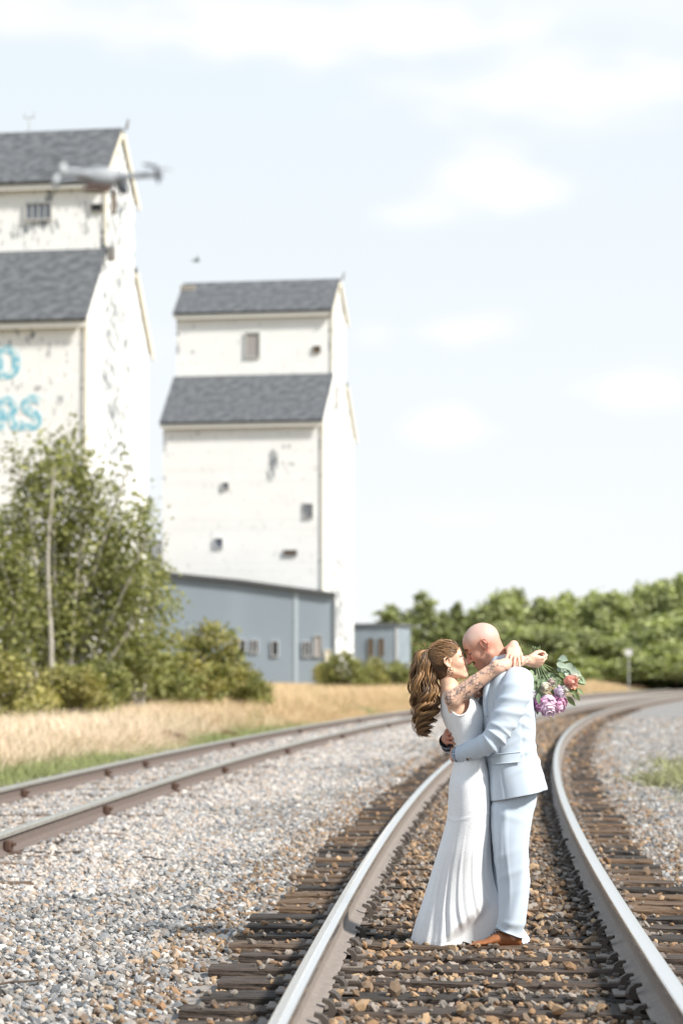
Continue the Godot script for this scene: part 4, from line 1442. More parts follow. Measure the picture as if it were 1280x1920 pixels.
# stacked rings: rows are [height, back, front, half width] with the left edge first; bend moves each point
func garment(rows: Array, zc: float, nr: int, ns: int, power: float, bend: Callable, inner := 0.008) -> MB:
	var mb := MB.new()
	var rings := []
	var y0: float = rows[0][0]
	var y1: float = rows[-1][0]
	for i in nr + 3:
		var t := minf(float(i) / nr, 1.0)
		var y := lerpf(y0, y1, t)
		if i > nr: y += 0.012 * (i - nr)
		var l := look(rows, y, 1)
		var r := look(rows, y, 2)
		var b := look(rows, y, 3)
		var ring := PackedVector3Array()
		for k in ns:
			var a := TAU * k / ns
			var ca := cos(a)
			var sa := sin(a)
			var e := 2.0 / power
			var q := Vector3(signf(ca) * pow(absf(ca), e), 0, signf(sa) * pow(absf(sa), e))
			var h := (r - l) / 2.0
			var sh := 0.0 if i <= nr else inner
			var p := Vector3((l + r) / 2.0 + q.x * (h - sh), y, zc + q.z * (b - sh))
			var n := Vector3(ca / maxf(h, 0.01), 0, sa / maxf(b, 0.01)).normalized()
			ring.append(bend.call(p, n, a, t))
		rings.append(ring)
	mb.grid(rings, true)
	return mb

func sleeve(pts: Array, radii: Array, nr: int, ns: int, fold: Callable, cap := false) -> MB:
	var mb := MB.new()
	var rings := []
	var up := Vector3(0, 0, 1)
	for i in nr + 1:
		var t := float(i) / nr
		var p: Vector3 = crv(pts, t)
		var tg: Vector3 = ((crv(pts, minf(t + 0.02, 1.0)) as Vector3) - (crv(pts, maxf(t - 0.02, 0.0)) as Vector3)).normalized()
		var a := tg.cross(up).normalized()
		var b := a.cross(tg).normalized()
		up = b
		var r: float = crv(radii, t)
		var ring := PackedVector3Array()
		for k in ns:
			var an := TAU * k / ns
			var n := a * cos(an) + b * sin(an)
			ring.append(p + n * (r + fold.call(t, an)))
		rings.append(ring)
	mb.grid(rings, true, cap, cap)
	return mb

# a fold: a narrow crest and a wide shallow trough
func fold_wave(x: float) -> float:
	return pow(0.5 + 0.5 * sin(x), 3.0) * 1.6 - 0.5

func fig(root: Node3D, called: String, mb, m: Material, off: Vector3, parent: Node = null) -> MeshInstance3D:
	var o := obj(called, mb, m, parent if parent else root)
	if parent == null: o.position = -off
	return o

func build_people() -> void:
	rng.seed = 301
	M.skin = mat(Color(1, 1, 1), 0.55, 0.0, true)
	M.skin.subsurf_scatter_enabled = true
	M.skin.subsurf_scatter_strength = 0.12
	var weave := noise(FastNoiseLite.TYPE_SIMPLEX, 0.2, 311, 2)
	M.suit = tri(mat(Color(0.52, 0.60, 0.69), 0.9), Vector3.ONE * 5.0)
	M.suit.albedo_texture = ntex(weave, Color(0.90, 0.90, 0.91), Color(1, 1, 1), 256)
	M.suit.rim_enabled = true
	M.suit.rim = 0.2
	var lace := noise(FastNoiseLite.TYPE_CELLULAR, 0.06, 313, 2)
	lace.cellular_return_type = FastNoiseLite.RETURN_DISTANCE2_SUB
	M.lace = tri(mat(Color(0.83, 0.845, 0.865), 0.9), Vector3.ONE * 5.0)
	M.lace.albedo_texture = ntex(lace, Color(0.86, 0.87, 0.89), Color(1, 1, 1), 512, 0.0, 0.55)
	M.lace.normal_enabled = true
	M.lace.normal_texture = nnorm(lace, 5.0)
	M.lace_edge = mat(Color(0.84, 0.84, 0.84), 0.9)
	M.leather = tri(mat(Color(0.36, 0.145, 0.06), 0.38), Vector3.ONE * 8.0)
	M.leather.albedo_texture = ntex(noise(FastNoiseLite.TYPE_SIMPLEX_SMOOTH, 0.02, 315, 3), Color(0.7, 0.62, 0.55), Color(1, 1, 1), 256)
	M.sole = mat(Color(0.16, 0.085, 0.05), 0.7)
	M.dark_cloth = mat(Color(0.035, 0.042, 0.06), 0.8)
	M.shirt = mat(Color(0.78, 0.79, 0.80), 0.8)
	M.print = tri(mat(Color(1, 1, 1), 0.8), Vector3.ONE * 12.0)
	M.print.albedo_texture = ntex(noise(FastNoiseLite.TYPE_CELLULAR, 0.05, 317, 1), Color(0.06, 0.09, 0.16), Color(0.62, 0.68, 0.75), 256, 0.2, 0.7)
	M.hair = mat(Color(1, 1, 1), 0.42, 0.0, true)
	build_man()
	build_woman()

func build_man() -> void:
	var off := Vector3(0.03, 0, 0)
	var root := thing("person", FIG + off)
	tag(root, "bald man in pale blue suit and brown shoes embracing the woman on the track", "person", "the couple")
	# ---- one skin surface: head, neck, trunk, limbs, hands
	var skin := MB.new()
	var hx := Vector3(-0.85, -0.527, 0)
	var hy := Vector3(-0.527, 0.85, 0)
	var head_at := Transform3D(Basis(hx, hy, hx.cross(hy)), Vector3(-0.0731, 1.6002, 0.0))
	var hf := head_field(true)
	# neck drawn in the head's frame
	var neck_to: Vector3 = head_at.affine_inverse() * Vector3(0.0287, 1.4511, 0.0)
	hf.cap(Vector3(-0.035, -0.035, 0), neck_to, 0.058, 0.066, 0.02)
	hf.out(skin, head_at, man_paint)
	var tone := func(_q): return Color(0.53, 0.275, 0.195)
	var bf := Field.new(Vector3(-0.2294, 0.7686, -0.34), Vector3(0.2438, 1.5572, 0.34), 0.014)
	bf.cap(Vector3(0.0287, 1.4712, 0.0), Vector3(0.0401, 1.3995, 0.0), 0.062, 0.075, 0.03)
	bf.cap(Vector3(0.0574, 1.3708, -0.15), Vector3(0.0574, 1.3708, 0.15), 0.06, 0.06, 0.04)
	bf.ell(Vector3(0.0574, 1.2274, 0), Vector3(0.11, 0.2, 0.17), 0.04)
	bf.ell(Vector3(0.0803, 0.912, 0), Vector3(0.12, 0.16, 0.16), 0.04)
	for s in [-1.0, 1.0]:
		bf.cap(Vector3(0.0803, 1.3708, 0) + Vector3(0, 0, 0.19 * s), Vector3(-0.0229, 1.1299, 0) + Vector3(0, 0, 0.235 * s), 0.045, 0.035, 0.02)
		bf.cap(Vector3(-0.0229, 1.1299, 0) + Vector3(0, 0, 0.235 * s), Vector3(-0.1979, 1.0353, 0) + Vector3(0, 0, 0.09 * s), 0.035, 0.022, 0.01)
	bf.out(skin, Transform3D(), tone)
	var lf := Field.new(Vector3(-0.0717, -0.0201, -0.2), Vector3(0.2294, 0.9693, 0.2), 0.014)
	for s in [-1.0, 1.0]:
		lf.cap(Vector3(0.086, 0.8833, 0) + Vector3(0, 0, 0.09 * s), Vector3(0.0774, 0.4531, 0) + Vector3(0, 0, 0.10 * s), 0.075, 0.048, 0.02)
		lf.cap(Vector3(0.0774, 0.4531, 0) + Vector3(0, 0, 0.10 * s), Vector3(0.0717, 0.066, 0) + Vector3(0, 0, 0.10 * s), 0.046, 0.032, 0.02)
		lf.cap(Vector3(0.0717, 0.0574, 0) + Vector3(0, 0, 0.10 * s), Vector3(-0.0229, 0.0229, 0) + Vector3(0, 0, 0.10 * s), 0.024, 0.010, 0.02)
	lf.out(skin, Transform3D(), tone)
	# far hand on her back: fingers come round towards the camera
	var shaded_ruddy := func(q: Vector3): return Color(0.44, 0.20, 0.145) if q.x < 0.135 else Color(0.50, 0.25, 0.19)  # reddish skin, with the hand's shade mixed into its colour
	var x1 := Vector3(0.02, 0.16, 0.98).normalized()
	var y1 := (Vector3(-1, 0, 0) - x1 * Vector3(-1, 0, 0).dot(x1)).normalized()
	hand(skin, Transform3D(Basis(x1, y1, x1.cross(y1)), Vector3(-0.2696, 1.1012, -0.055)), [[0.55, 0.5, 0.35], [0.6, 0.5, 0.35], [0.6, 0.55, 0.4], [0.65, 0.55, 0.4]], [[0.045, -0.012, 0.055], [0.075, -0.022, 0.064], [0.098, -0.035, 0.062]], -1.0, 1.0, shaded_ruddy, 1.3)
	# near hand behind her back, hidden by his cuff
	var x2 := Vector3(-0.35, -0.05, -0.93).normalized()
	var y2 := (Vector3(-0.9, 0.1, 0.3) - x2 * Vector3(-0.9, 0.1, 0.3).dot(x2)).normalized()
	hand(skin, Transform3D(Basis(x2, y2, x2.cross(y2)), Vector3(-0.2093, 1.0238, 0.05)), [[0.5, 0.4, 0.3], [0.5, 0.4, 0.3], [0.5, 0.4, 0.3], [0.5, 0.4, 0.3]], [[0.045, -0.015, 0.045], [0.075, -0.025, 0.05], [0.1, -0.035, 0.045]], 1.0, 0.95, tone)
	fig(root, "body", skin, M.skin, off)
	# ---- jacket
	var rows := [[1.5429, -0.0287, 0.0488, 0.070], [1.5142, -0.0373, 0.0746, 0.098], [1.4855, -0.0459, 0.1061, 0.138], [1.4511, -0.0602, 0.1434, 0.180], [1.4052, -0.0717, 0.1721, 0.205], [1.3421, -0.0832, 0.1907, 0.215], [1.2561, -0.086, 0.2007, 0.212], [1.1557, -0.0774, 0.2036, 0.205], [1.0553, -0.066, 0.2079, 0.198], [0.9636, -0.0574, 0.2266, 0.20], [0.8775, -0.0488, 0.2466, 0.208], [0.7972, -0.0416, 0.2638, 0.214]]
	var bend := func(p: Vector3, n: Vector3, a: float, t: float) -> Vector3:
		var x := p.x
		# hem rises towards the back
		p.y += 0.20 * (p.x - 0.09) * sm(0.72, 1.0, t)
		var d := 0.0
		# pulls from the armpit across the back and creases at the waist
		var side := sin(a)
		var u := (p.x * 0.75 + p.y)
		d += 0.0062 * fold_wave((u - 1.2) * 92.0 + 1.2 * sin(p.x * 21.0)) * exp(-pow((p.y - 1.20) / 0.12, 2.0)) * sm(0.25, 0.8, absf(side)) * sm(0.06, 0.16, x)
		d += 0.0042 * fold_wave((p.y - 0.55 * p.x) * 74.0 + sin(a * 3.0)) * exp(-pow((p.y - 1.02) / 0.09, 2.0))
		d += 0.006 * sin(a * 5.0 + 1.0) * sm(0.7, 1.0, t)
		d += 0.003 * sin(p.y * 27.0 + a * 4.0)
		# seams
		d -= 0.0035 * exp(-pow((a - 1.25) / 0.045, 2.0)) + 0.003 * exp(-pow((a - 2.05) / 0.04, 2.0)) * sm(0.3, 0.4, t)
		# the vent
		d -= 0.011 * exp(-pow((a - 0.62) / 0.035, 2.0)) * sm(0.70, 0.76, t)
		return p + n * d
	var jacket := fig(root, "jacket", garment(rows, 0.0, 84, 120, 2.6, bend), M.suit, off)
	# near sleeve
	var crease := func(t: float, an: float) -> float:
		var d := 0.0
		d += 0.010 * fold_wave(t * 88.0 + 1.6 * sin(an + 0.6)) * exp(-pow((t - 0.56) / 0.13, 2.0)) * (0.55 + 0.45 * cos(an - 2.6))
		d += 0.0055 * fold_wave(t * 72.0 + an * 2.0) * exp(-pow((t - 0.30) / 0.16, 2.0))
		d += 0.004 * fold_wave(t * 80.0 - an * 1.5) * sm(0.66, 0.9, t)
		return d
	var near := sleeve([Vector3(0.109, 1.4339, 0.145), Vector3(0.0918, 1.3765, 0.195), Vector3(0.0516, 1.2704, 0.222), Vector3(0.0, 1.1643, 0.236), Vector3(-0.0401, 1.1012, 0.232), Vector3(-0.1061, 1.0611, 0.178), Vector3(-0.1663, 1.0353, 0.118), Vector3(-0.1979, 1.0238, 0.085)], [0.075, 0.088, 0.080, 0.068, 0.062, 0.055, 0.049, 0.046], 90, 44, crease)
	fig(root, "sleeve", near, M.suit, off)
	var far := sleeve([Vector3(0.0918, 1.4224, -0.145), Vector3(0.0688, 1.3651, -0.195), Vector3(0.0229, 1.2418, -0.225), Vector3(-0.043, 1.1127, -0.235), Vector3(-0.1204, 1.0697, -0.21), Vector3(-0.2065, 1.0668, -0.15), Vector3(-0.2638, 1.0726, -0.09)], [0.072, 0.084, 0.074, 0.062, 0.055, 0.05, 0.046], 50, 28, crease)
	fig(root, "sleeve", far, M.suit, off)
	# patterned shirt cuffs
	var plain := func(_t, _a): return 0.0
	fig(root, "shirt_cuff", sleeve([Vector3(-0.1835, 1.0281, 0.10), Vector3(-0.2093, 1.0209, 0.072), Vector3(-0.2208, 1.0181, 0.06)], [0.040, 0.042, 0.041], 6, 24, plain), M.print, off)
	fig(root, "shirt_cuff", sleeve([Vector3(-0.2352, 1.0711, -0.12), Vector3(-0.2638, 1.0812, -0.09), Vector3(-0.2696, 1.0898, -0.055)], [0.040, 0.040, 0.039], 6, 24, plain), M.print, off)
	# sleeve buttons
	for k in 3:
		var b := MB.new()
		b.ball(Transform3D(Basis(), Vector3.ZERO), Vector3(0.008, 0.008, 0.004), 10, 6)
		var o := fig(root, "sleeve_button", b, mat(Color(0.12, 0.075, 0.045), 0.4) if not M.has("button") else M.button, off)
		M.button = o.material_override
		o.position = Vector3(-0.1663, 0.9994, 0.158) + Vector3(0.017, 0.008, 0.010) * k - off
	# pocket flap
	var fl := MB.new()
	var rr := []
	for i in 3:
		var ring := PackedVector3Array()
		for k in 15:
			var x := lerpf(-0.0373, 0.109, k / 14.0)
			var y := 1.0238 + (x - -0.0373) * 0.10 - i * 0.026 + (0.0 if i < 2 else 0.001)
			ring.append(Vector3(x, y, 0.0))
		rr.append(ring)
	for i in 3:
		for k in 15:
			var q: Vector3 = rr[i][k]
			var l := look(rows, q.y, 1)
			var r := look(rows, q.y, 2)
			var nx := clampf((q.x - (l + r) / 2.0) / ((r - l) / 2.0), -0.999, 0.999)
			var z := look(rows, q.y, 3) * pow(1.0 - pow(absf(nx), 2.6), 1.0 / 2.6)
			rr[i][k] = Vector3(q.x, q.y, z + 0.0095 + (0.004 if i == 2 else 0.0))
	fl.grid(rr, false)
	fl.tube(Array(rr[2]), 0.003, 0.003, 6)
	fl.tube(Array(rr[0]), 0.0035, 0.0035, 6)
	fig(root, "pocket_flap", fl, M.suit, off)
	# shirt collar, vest edge and lapel
	fig(root, "shirt_collar", sleeve([Vector3(0.0258, 1.4798, 0.0), Vector3(0.0229, 1.5056, 0.0), Vector3(0.0158, 1.5314, 0.0), Vector3(0.0115, 1.5457, 0.0)], [0.078, 0.073, 0.0705, 0.0695], 8, 36, plain), M.shirt, off)
	var lap := MB.new()
	lap.tube([Vector3(-0.0229, 1.4712, 0.115), Vector3(-0.0459, 1.4282, 0.145), Vector3(-0.0631, 1.3651, 0.15), Vector3(-0.0688, 1.2991, 0.145), Vector3(-0.0631, 1.2274, 0.14)], 0.014, 0.012, 8, 0.02)
	fig(root, "lapel", lap, M.suit, off)
	var tie := MB.new()
	tie.tube([Vector3(-0.0373, 1.4855, 0.07), Vector3(-0.0602, 1.4339, 0.085), Vector3(-0.0803, 1.3708, 0.10), Vector3(-0.086, 1.2905, 0.10)], 0.012, 0.016, 8, 0.022)
	fig(root, "waistcoat_edge", tie, M.dark_cloth, off)
	# ---- trousers
	for s in [1.0, -1.0]:
		var leg := [[0.8775, -0.0201, 0.2007, 0.066], [0.7972, -0.0287, 0.2036, 0.072], [0.7342, -0.0373, 0.1893, 0.078], [0.6453, -0.0344, 0.1721, 0.082], [0.5391, -0.0258, 0.1592, 0.082], [0.4388, -0.0143, 0.1606, 0.078], [0.3384, -0.0014, 0.1649, 0.072], [0.2237, 0.0043, 0.152, 0.068], [0.1434, -0.0029, 0.1405, 0.066], [0.109, -0.01, 0.1262, 0.060], [0.0746, -0.0043, 0.1161, 0.056]]
		var fold := func(p: Vector3, n: Vector3, a: float, t: float) -> Vector3:
			var d := 0.0
			d += 0.008 * fold_wave(p.y * 95.0 + 1.5 * sin(a * 1.0 + 0.5)) * exp(-pow((p.y - 0.09) / 0.045, 2.0))
			d += 0.0022 * fold_wave(p.y * 58.0 + a * 2.0) * exp(-pow((p.y - 0.42) / 0.12, 2.0))
			d += 0.0022 * fold_wave(p.y * 60.0 - a * 2.0 + 1.0) * exp(-pow((p.y - 0.72) / 0.08, 2.0))
			d += 0.006 * exp(-pow((a - PI) / 0.10, 2.0)) * sm(0.1, 0.3, t) + 0.0045 * fold_wave(a * 4.0 + p.y * 9.0) * sm(0.0, 0.4, sin(a))
			d += 0.004 * exp(-pow((a - 1.9) / 0.06, 2.0)) * sm(0.05, 0.2, t) * sm(1.0, 0.6, t)
			p.y -= 0.40 * (p.x - 0.055) * sm(0.90, 1.0, t)
			return p + n * d + Vector3(0.0 if s > 0.0 else -0.03 * t, 0, 0)
		fig(root, "trouser_leg", garment(leg, 0.095 * s, 80, 56, 2.15, fold, 0.006), M.suit, off)
		# shoe: stacked outlines from sole to ankle
		var shoe := Node3D.new()
		shoe.name = "shoe"
		root.add_child(shoe, true)
		shoe.position = Vector3(0.0 if s > 0.0 else -0.035, 0, 0.10 * s) - off
		shoe.rotation.y = 0.10 * s
		var up_ := MB.new()
		var rings := []
		var heel := 0.118
		for i in 19:
			var t := i / 18.0
			var x := lerpf(heel, -0.166, t)
			var wid := 0.034 * sqrt(maxf(0.02, 1.0 - pow(absf(t - 0.10) / 0.13, 2.0))) if t < 0.10 else lerpf(0.034, 0.046, sm(0.1, 0.62, t)) * sqrt(maxf(0.03, 1.0 - pow(maxf(0.0, t - 0.66) / 0.345, 2.2)))
			var top := lerpf(0.088, 0.098, sm(0.0, 0.3, t)) if t < 0.36 else lerpf(0.098, 0.042, sm(0.36, 0.78, t))
			if t > 0.72: top = lerpf(lerpf(0.098, 0.042, sm(0.36, 0.78, 0.72)), 0.016, pow((t - 0.72) / 0.28, 2.0))
			var base := 0.016 + 0.004 * sm(0.8, 1.0, t)
			var ring := PackedVector3Array()
			for k in 20:
				var a := TAU * k / 20.0
				var yy := sin(a)
				var hgt := base + (top - base) * (0.5 + 0.5 * yy)
				ring.append(Vector3(x, hgt, cos(a) * wid * (1.0 - 0.45 * sm(0.1, 1.0, yy) * sm(0.75, 0.4, t) - 0.1 * sm(0.0, -1.0, yy))))
			rings.append(ring)
		up_.grid(rings, true, true, true)
		obj("upper", up_, M.leather, shoe)
		var so := MB.new()
		var poly := PackedVector2Array()
		for k in 36:
			var a := TAU * k / 36.0
			var x := cos(a)
			poly.append(Vector2(-0.026 - x * 0.146, sin(a) * (0.043 - 0.008 * sm(-0.1, -0.8, x)) * (1.0 - 0.1 * sm(0.5, 1.0, x))))
		so.prism(poly, 0.010, Transform3D(Basis(Vector3(1, 0, 0), Vector3(0, 0, 1), Vector3(0, -1, 0)), Vector3(0, 0.008, 0)))
		obj("sole", so, M.sole, shoe)
		var hl := MB.new()
		hl.box(Vector3(0.062, 0.018, 0.064), Transform3D(Basis(), Vector3(0.085, 0.002, 0)), 0.005)
		obj("heel", hl, M.sole, shoe)
		var la := MB.new()
		for k in 4:
			var x := 0.004 - k * 0.014
			var tt := (0.118 - x) / 0.284
			var y := lerpf(0.098, 0.042, sm(0.36, 0.78, tt)) + 0.0015
			la.tube([Vector3(x, y - 0.016, 0.022), Vector3(x - 0.003, y, 0.011), Vector3(x - 0.003, y, -0.011), Vector3(x, y - 0.016, -0.022)], 0.0022, 0.0022, 5)
		la.tube([Vector3(0.0, 0.098, 0.004), Vector3(-0.018, 0.103, 0.020), Vector3(-0.034, 0.088, 0.026), Vector3(-0.012, 0.092, 0.014)], 0.0018, 0.0018, 5)
		la.tube([Vector3(0.0, 0.098, 0.004), Vector3(-0.026, 0.104, 0.010), Vector3(-0.044, 0.078, 0.024)], 0.0018, 0.0018, 5)
		obj("laces", la, M.dark_cloth, shoe)

func build_woman() -> void:
	var off := Vector3(-0.15, 0, 0)
	var root := thing("person", FIG + off)
	tag(root, "woman in white lace wedding dress with long curled ponytail and tattooed arm, facing the man", "person", "the couple")
	var skin := MB.new()
	var hx := Vector3(0.96, 0.28, 0)
	var hy := Vector3(-0.28, 0.96, 0)
	var head_at := Transform3D(Basis(hx, hy, hx.cross(hy)).scaled(Vector3.ONE * 0.92), Vector3(-0.2595, 1.5113, 0.0))
	var hf := head_field(false)
	var neck_to: Vector3 = head_at.affine_inverse() * Vector3(-0.2524, 1.3479, 0.0)
	hf.cap(Vector3(-0.028, -0.05, 0), neck_to, 0.046, 0.05, 0.025)
	hf.out(skin, head_at, woman_paint)
	var fair := Color(0.72, 0.46, 0.33)
	var tone := func(_q): return fair
	# shoulders, trunk and legs inside the dress
	var bf := Field.new(Vector3(-0.3728, 0.6825, -0.25), Vector3(0.0, 1.4712, 0.25), 0.009)
	bf.cap(Vector3(-0.2567, 1.4138, 0.0), Vector3(-0.2466, 1.3307, 0.0), 0.044, 0.058, 0.02)
	bf.cap(Vector3(-0.2438, 1.3249, -0.135), Vector3(-0.2438, 1.3249, 0.135), 0.044, 0.044, 0.03)
	bf.ell(Vector3(-0.2065, 1.2418, 0), Vector3(0.082, 0.10, 0.135), 0.03)
	bf.cap(Vector3(-0.1663, 1.1127, 0), Vector3(-0.1434, 1.0267, 0), 0.07, 0.066, 0.04)
	bf.ell(Vector3(-0.1463, 0.8546, 0), Vector3(0.092, 0.12, 0.148), 0.04)
	for s in [-1.0, 1.0]:
		bf.ell(Vector3(-0.1204, 1.2418, 0) + Vector3(0, 0, 0.065 * s), Vector3(0.04, 0.045, 0.05), 0.02)
	bf.out(skin, Transform3D(), tone)
	var lf := Field.new(Vector3(-0.2581, -0.0115, -0.2), Vector3(0.0, 0.8546, 0.2), 0.014)
	for s in [-1.0, 1.0]:
		lf.cap(Vector3(-0.1434, 0.7972, 0) + Vector3(0, 0, 0.075 * s), Vector3(-0.1491, 0.4244, 0) + Vector3(0, 0, 0.06 * s - 0.05), 0.07, 0.045, 0.02)
		lf.cap(Vector3(-0.1491, 0.4244, 0) + Vector3(0, 0, 0.06 * s - 0.05), Vector3(-0.195, 0.066, 0) + Vector3(0, 0, 0.06 * s - 0.11), 0.045, 0.028, 0.02)
		lf.cap(Vector3(-0.195, 0.0516, 0) + Vector3(0, 0, 0.06 * s - 0.11), Vector3(-0.1434, 0.0229, 0) + Vector3(0, 0, 0.06 * s - 0.11), 0.024, 0.018, 0.02)
	lf.out(skin, Transform3D(), tone)
	# near arm with the flower tattoo
	var sh := Vector3(-0.2409, 1.3163, 0.150)
	var elb := Vector3(-0.0115, 1.4855, 0.190)
	var wri := Vector3(0.1577, 1.5228, 0.055)
	var ink := noise(FastNoiseLite.TYPE_CELLULAR, 52.0, 331, 1)
	ink.cellular_return_type = FastNoiseLite.RETURN_DISTANCE2_SUB
	ink.cellular_jitter = 1.0
	var ink2 := noise(FastNoiseLite.TYPE_SIMPLEX_SMOOTH, 26.0, 332, 2)
	var tattoo := func(q: Vector3) -> Color:
		var t := (q - sh).dot(elb - sh) / (elb - sh).length_squared()
		var c := fair
		var side := (q - sh.lerp(elb, clampf(t, 0.0, 1.0)))
		var lim := 0.018 * sin(t * 20.0) - 0.004
		var on := 0.0
		if t > -0.16 and t < 0.62 and side.y > -0.026 + lim * 0.5: on = 1.0
		if t > 0.68 and t < 1.12 and side.y > -0.012 + lim: on = 0.85
		if q.x > wri.x - 0.05: on = 0.8
		if on > 0.0:
			var e := ink.get_noise_3dv(q * Vector3(1, 1, 0.8)) + 1.0
			var g := ink2.get_noise_3dv(q)
			var line := sm(0.20, 0.06, e) * sm(-0.55, 0.1, g + 0.3 * sin(q.x * 90.0))
			c = c.lerp(Color(0.40, 0.29, 0.26), on * sm(-0.1, 0.5, g) * 0.75)
			c = c.lerp(Color(0.085, 0.075, 0.075), on * line * 0.85)
		elif t > 0.95: c = c.lerp(Color(0.74, 0.42, 0.33), 0.5)
		return c
	var af := Field.new(Vector3(-0.2983, 1.2131, 0.0), Vector3(0.2065, 1.5945, 0.25), 0.0032)
	af.cap(Vector3(-0.2409, 1.3221, 0.115), sh, 0.046, 0.046, 0.02)
	af.cap(sh, sh.lerp(elb, 0.5), 0.045, 0.041, 0.01)
	af.cap(sh.lerp(elb, 0.5), elb, 0.041, 0.034, 0.01)
	af.cap(elb, elb.lerp(wri, 0.3), 0.034, 0.033, 0.015)
	af.cap(elb.lerp(wri, 0.3), wri, 0.033, 0.024, 0.015)
	af.ell(Vector3(-0.218, 1.2618, 0.11), Vector3(0.05, 0.055, 0.035), 0.03)
	af.out(skin, Transform3D(), tattoo)
	# far arm passes behind his neck and its hand hangs over the near forearm
	var ff := Field.new(Vector3(-0.2724, 1.2561, -0.30), Vector3(0.1577, 1.6719, 0.16), 0.005)
	var e2 := Vector3(-0.0143, 1.4511, -0.20)
	var w2 := Vector3(0.086, 1.6031, 0.08)
	ff.cap(Vector3(-0.2409, 1.3221, -0.13), e2, 0.044, 0.035, 0.02)
	ff.cap(e2, Vector3(0.0602, 1.5601, -0.06), 0.035, 0.032, 0.015)
	ff.cap(Vector3(0.0602, 1.5601, -0.06), w2, 0.032, 0.0245, 0.015)
	ff.out(skin, Transform3D(), tone)
	var pink := func(q: Vector3): return fair.lerp(Color(0.74, 0.42, 0.33), 0.35) if q.x < 0.15 else Color(0.78, 0.56, 0.48)
	var x1 := Vector3(-0.10, -0.70, 0.70).normalized()
	var y1 := (Vector3(0.15, 0.7, 0.7) - x1 * Vector3(0.15, 0.7, 0.7).dot(x1)).normalized()
	var h1 := Transform3D(Basis(x1, y1, x1.cross(y1)), Vector3(0.086, 1.6002, 0.088))
	hand(skin, h1, [[0.10, 0.35, 0.30], [0.18, 0.35, 0.30], [0.22, 0.4, 0.3], [0.30, 0.4, 0.3]], [[0.042, -0.02, 0.046], [0.068, -0.030, 0.056], [0.088, -0.036, 0.058]], -1.0, 0.92, pink, 1.7, 0.005)
	# near hand closed on the stems of the bouquet
	var x2 := Vector3(0.93, -0.10, -0.30).normalized()
	var y2 := (Vector3(-0.1, -0.5, 0.85) - x2 * Vector3(-0.1, -0.5, 0.85).dot(x2)).normalized()
	hand(skin, Transform3D(Basis(x2, y2, x2.cross(y2)), Vector3(0.1606, 1.5185, 0.048)), [[0.75, 1.1, 0.8], [0.85, 1.15, 0.8], [0.95, 1.15, 0.8], [1.05, 1.1, 0.8]], [[0.05, -0.03, 0.042], [0.078, -0.05, 0.040], [0.098, -0.066, 0.026]], -1.0, 0.92, pink)
	fig(root, "body", skin, M.skin, off)
	var ring := MB.new()
	var rp := []
	for k in 13: rp.append(h1 * (Vector3(0.103 + 0.0, -0.006 + 0.0, 0.010) * 0.92 + Vector3(0, cos(TAU * k / 12.0), sin(TAU * k / 12.0)) * 0.0098))
	ring.tube(rp, 0.0017, 0.0017, 5)
	fig(root, "ring", ring, mat(Color(0.75, 0.72, 0.65), 0.2, 0.9), off)
	# ---- dress
	var rows := [[1.3536, -0.2925, -0.1319, 0.120], [1.3307, -0.2997, -0.1061, 0.150], [1.2991, -0.3026, -0.086, 0.160], [1.2561, -0.3011, -0.0731, 0.160], [1.2131, -0.2925, -0.0688, 0.155], [1.1414, -0.2638, -0.0717, 0.140], [1.0697, -0.2366, -0.0688, 0.130], [1.0209, -0.2266, -0.0631, 0.132], [0.9406, -0.2395, -0.0459, 0.152], [0.8603, -0.2567, -0.0344, 0.170], [0.7686, -0.2624, -0.0315, 0.175], [0.6825, -0.2681, -0.0344, 0.172], [0.5965, -0.2896, -0.0344, 0.17], [0.5105, -0.314, -0.0344, 0.174], [0.3958, -0.3456, -0.0258, 0.175], [0.2954, -0.3742, -0.0029, 0.185], [0.195, -0.4044, 0.043, 0.20], [0.086, -0.4373, 0.1377, 0.22], [0.0, -0.456, 0.1835, 0.23]]
	var pleat := func(p: Vector3, n: Vector3, a: float, t: float) -> Vector3:
		var k := sm(0.46, 1.0, t)
		var w := a + 0.10 * sin(a * 3.0 + 1.0) + 0.05 * sin(t * 7.0 + a)
		var d := k * (0.0045 * sin(w * 23.0) + 0.0035 * sin(w * 37.0 + 1.7))
		d += 0.0035 * sin(p.y * 70.0 + a * 2.0) * exp(-pow((p.y - 1.03) / 0.07, 2.0))
		d += 0.0025 * exp(-pow((p.y - 0.695 - 0.02 * sin(a * 2.0)) / 0.006, 2.0))
		# breast
		d += 0.012 * exp(-pow((p.y - 1.24) / 0.05, 2.0)) * sm(0.3, 1.0, cos(a))
		if t > 0.97: p.y += 0.006 * sin(w * 19.0)
		p += n * d
		# the skirt hangs behind and to the left of his near leg and shoe
		var low := sm(0.45, 0.95, t)
		p.z -= 0.09 * low
		if p.z > 0.03:
			var stop := lerpf(-0.0143, -0.2122, sm(0.80, 1.0, t))
			p.z = lerpf(p.z, 0.03 + (p.z - 0.03) * sm(stop + 0.01, stop - 0.10, p.x), low)
		return p
	var dm := garment(rows, 0.0, 190, 150, 2.1, pleat)
	# armholes: an opening on either side under the arm
	var keep := PackedInt32Array()
	var hole := func(q: Vector3) -> bool:
		if absf(q.z) < 0.07: return false
		var x := (q.x - -0.2065) / 0.057
		var y := (q.y - 1.3106) / (0.084 if q.y < 1.3106 else 0.2)
		return x * x + y * y < 1.0
	for i in range(0, dm.ix.size(), 3):
		var q := (dm.v[dm.ix[i]] + dm.v[dm.ix[i + 1]] + dm.v[dm.ix[i + 2]]) / 3.0
		if not hole.call(q): keep.append_array(PackedInt32Array([dm.ix[i], dm.ix[i + 1], dm.ix[i + 2]]))
	dm.ix = keep
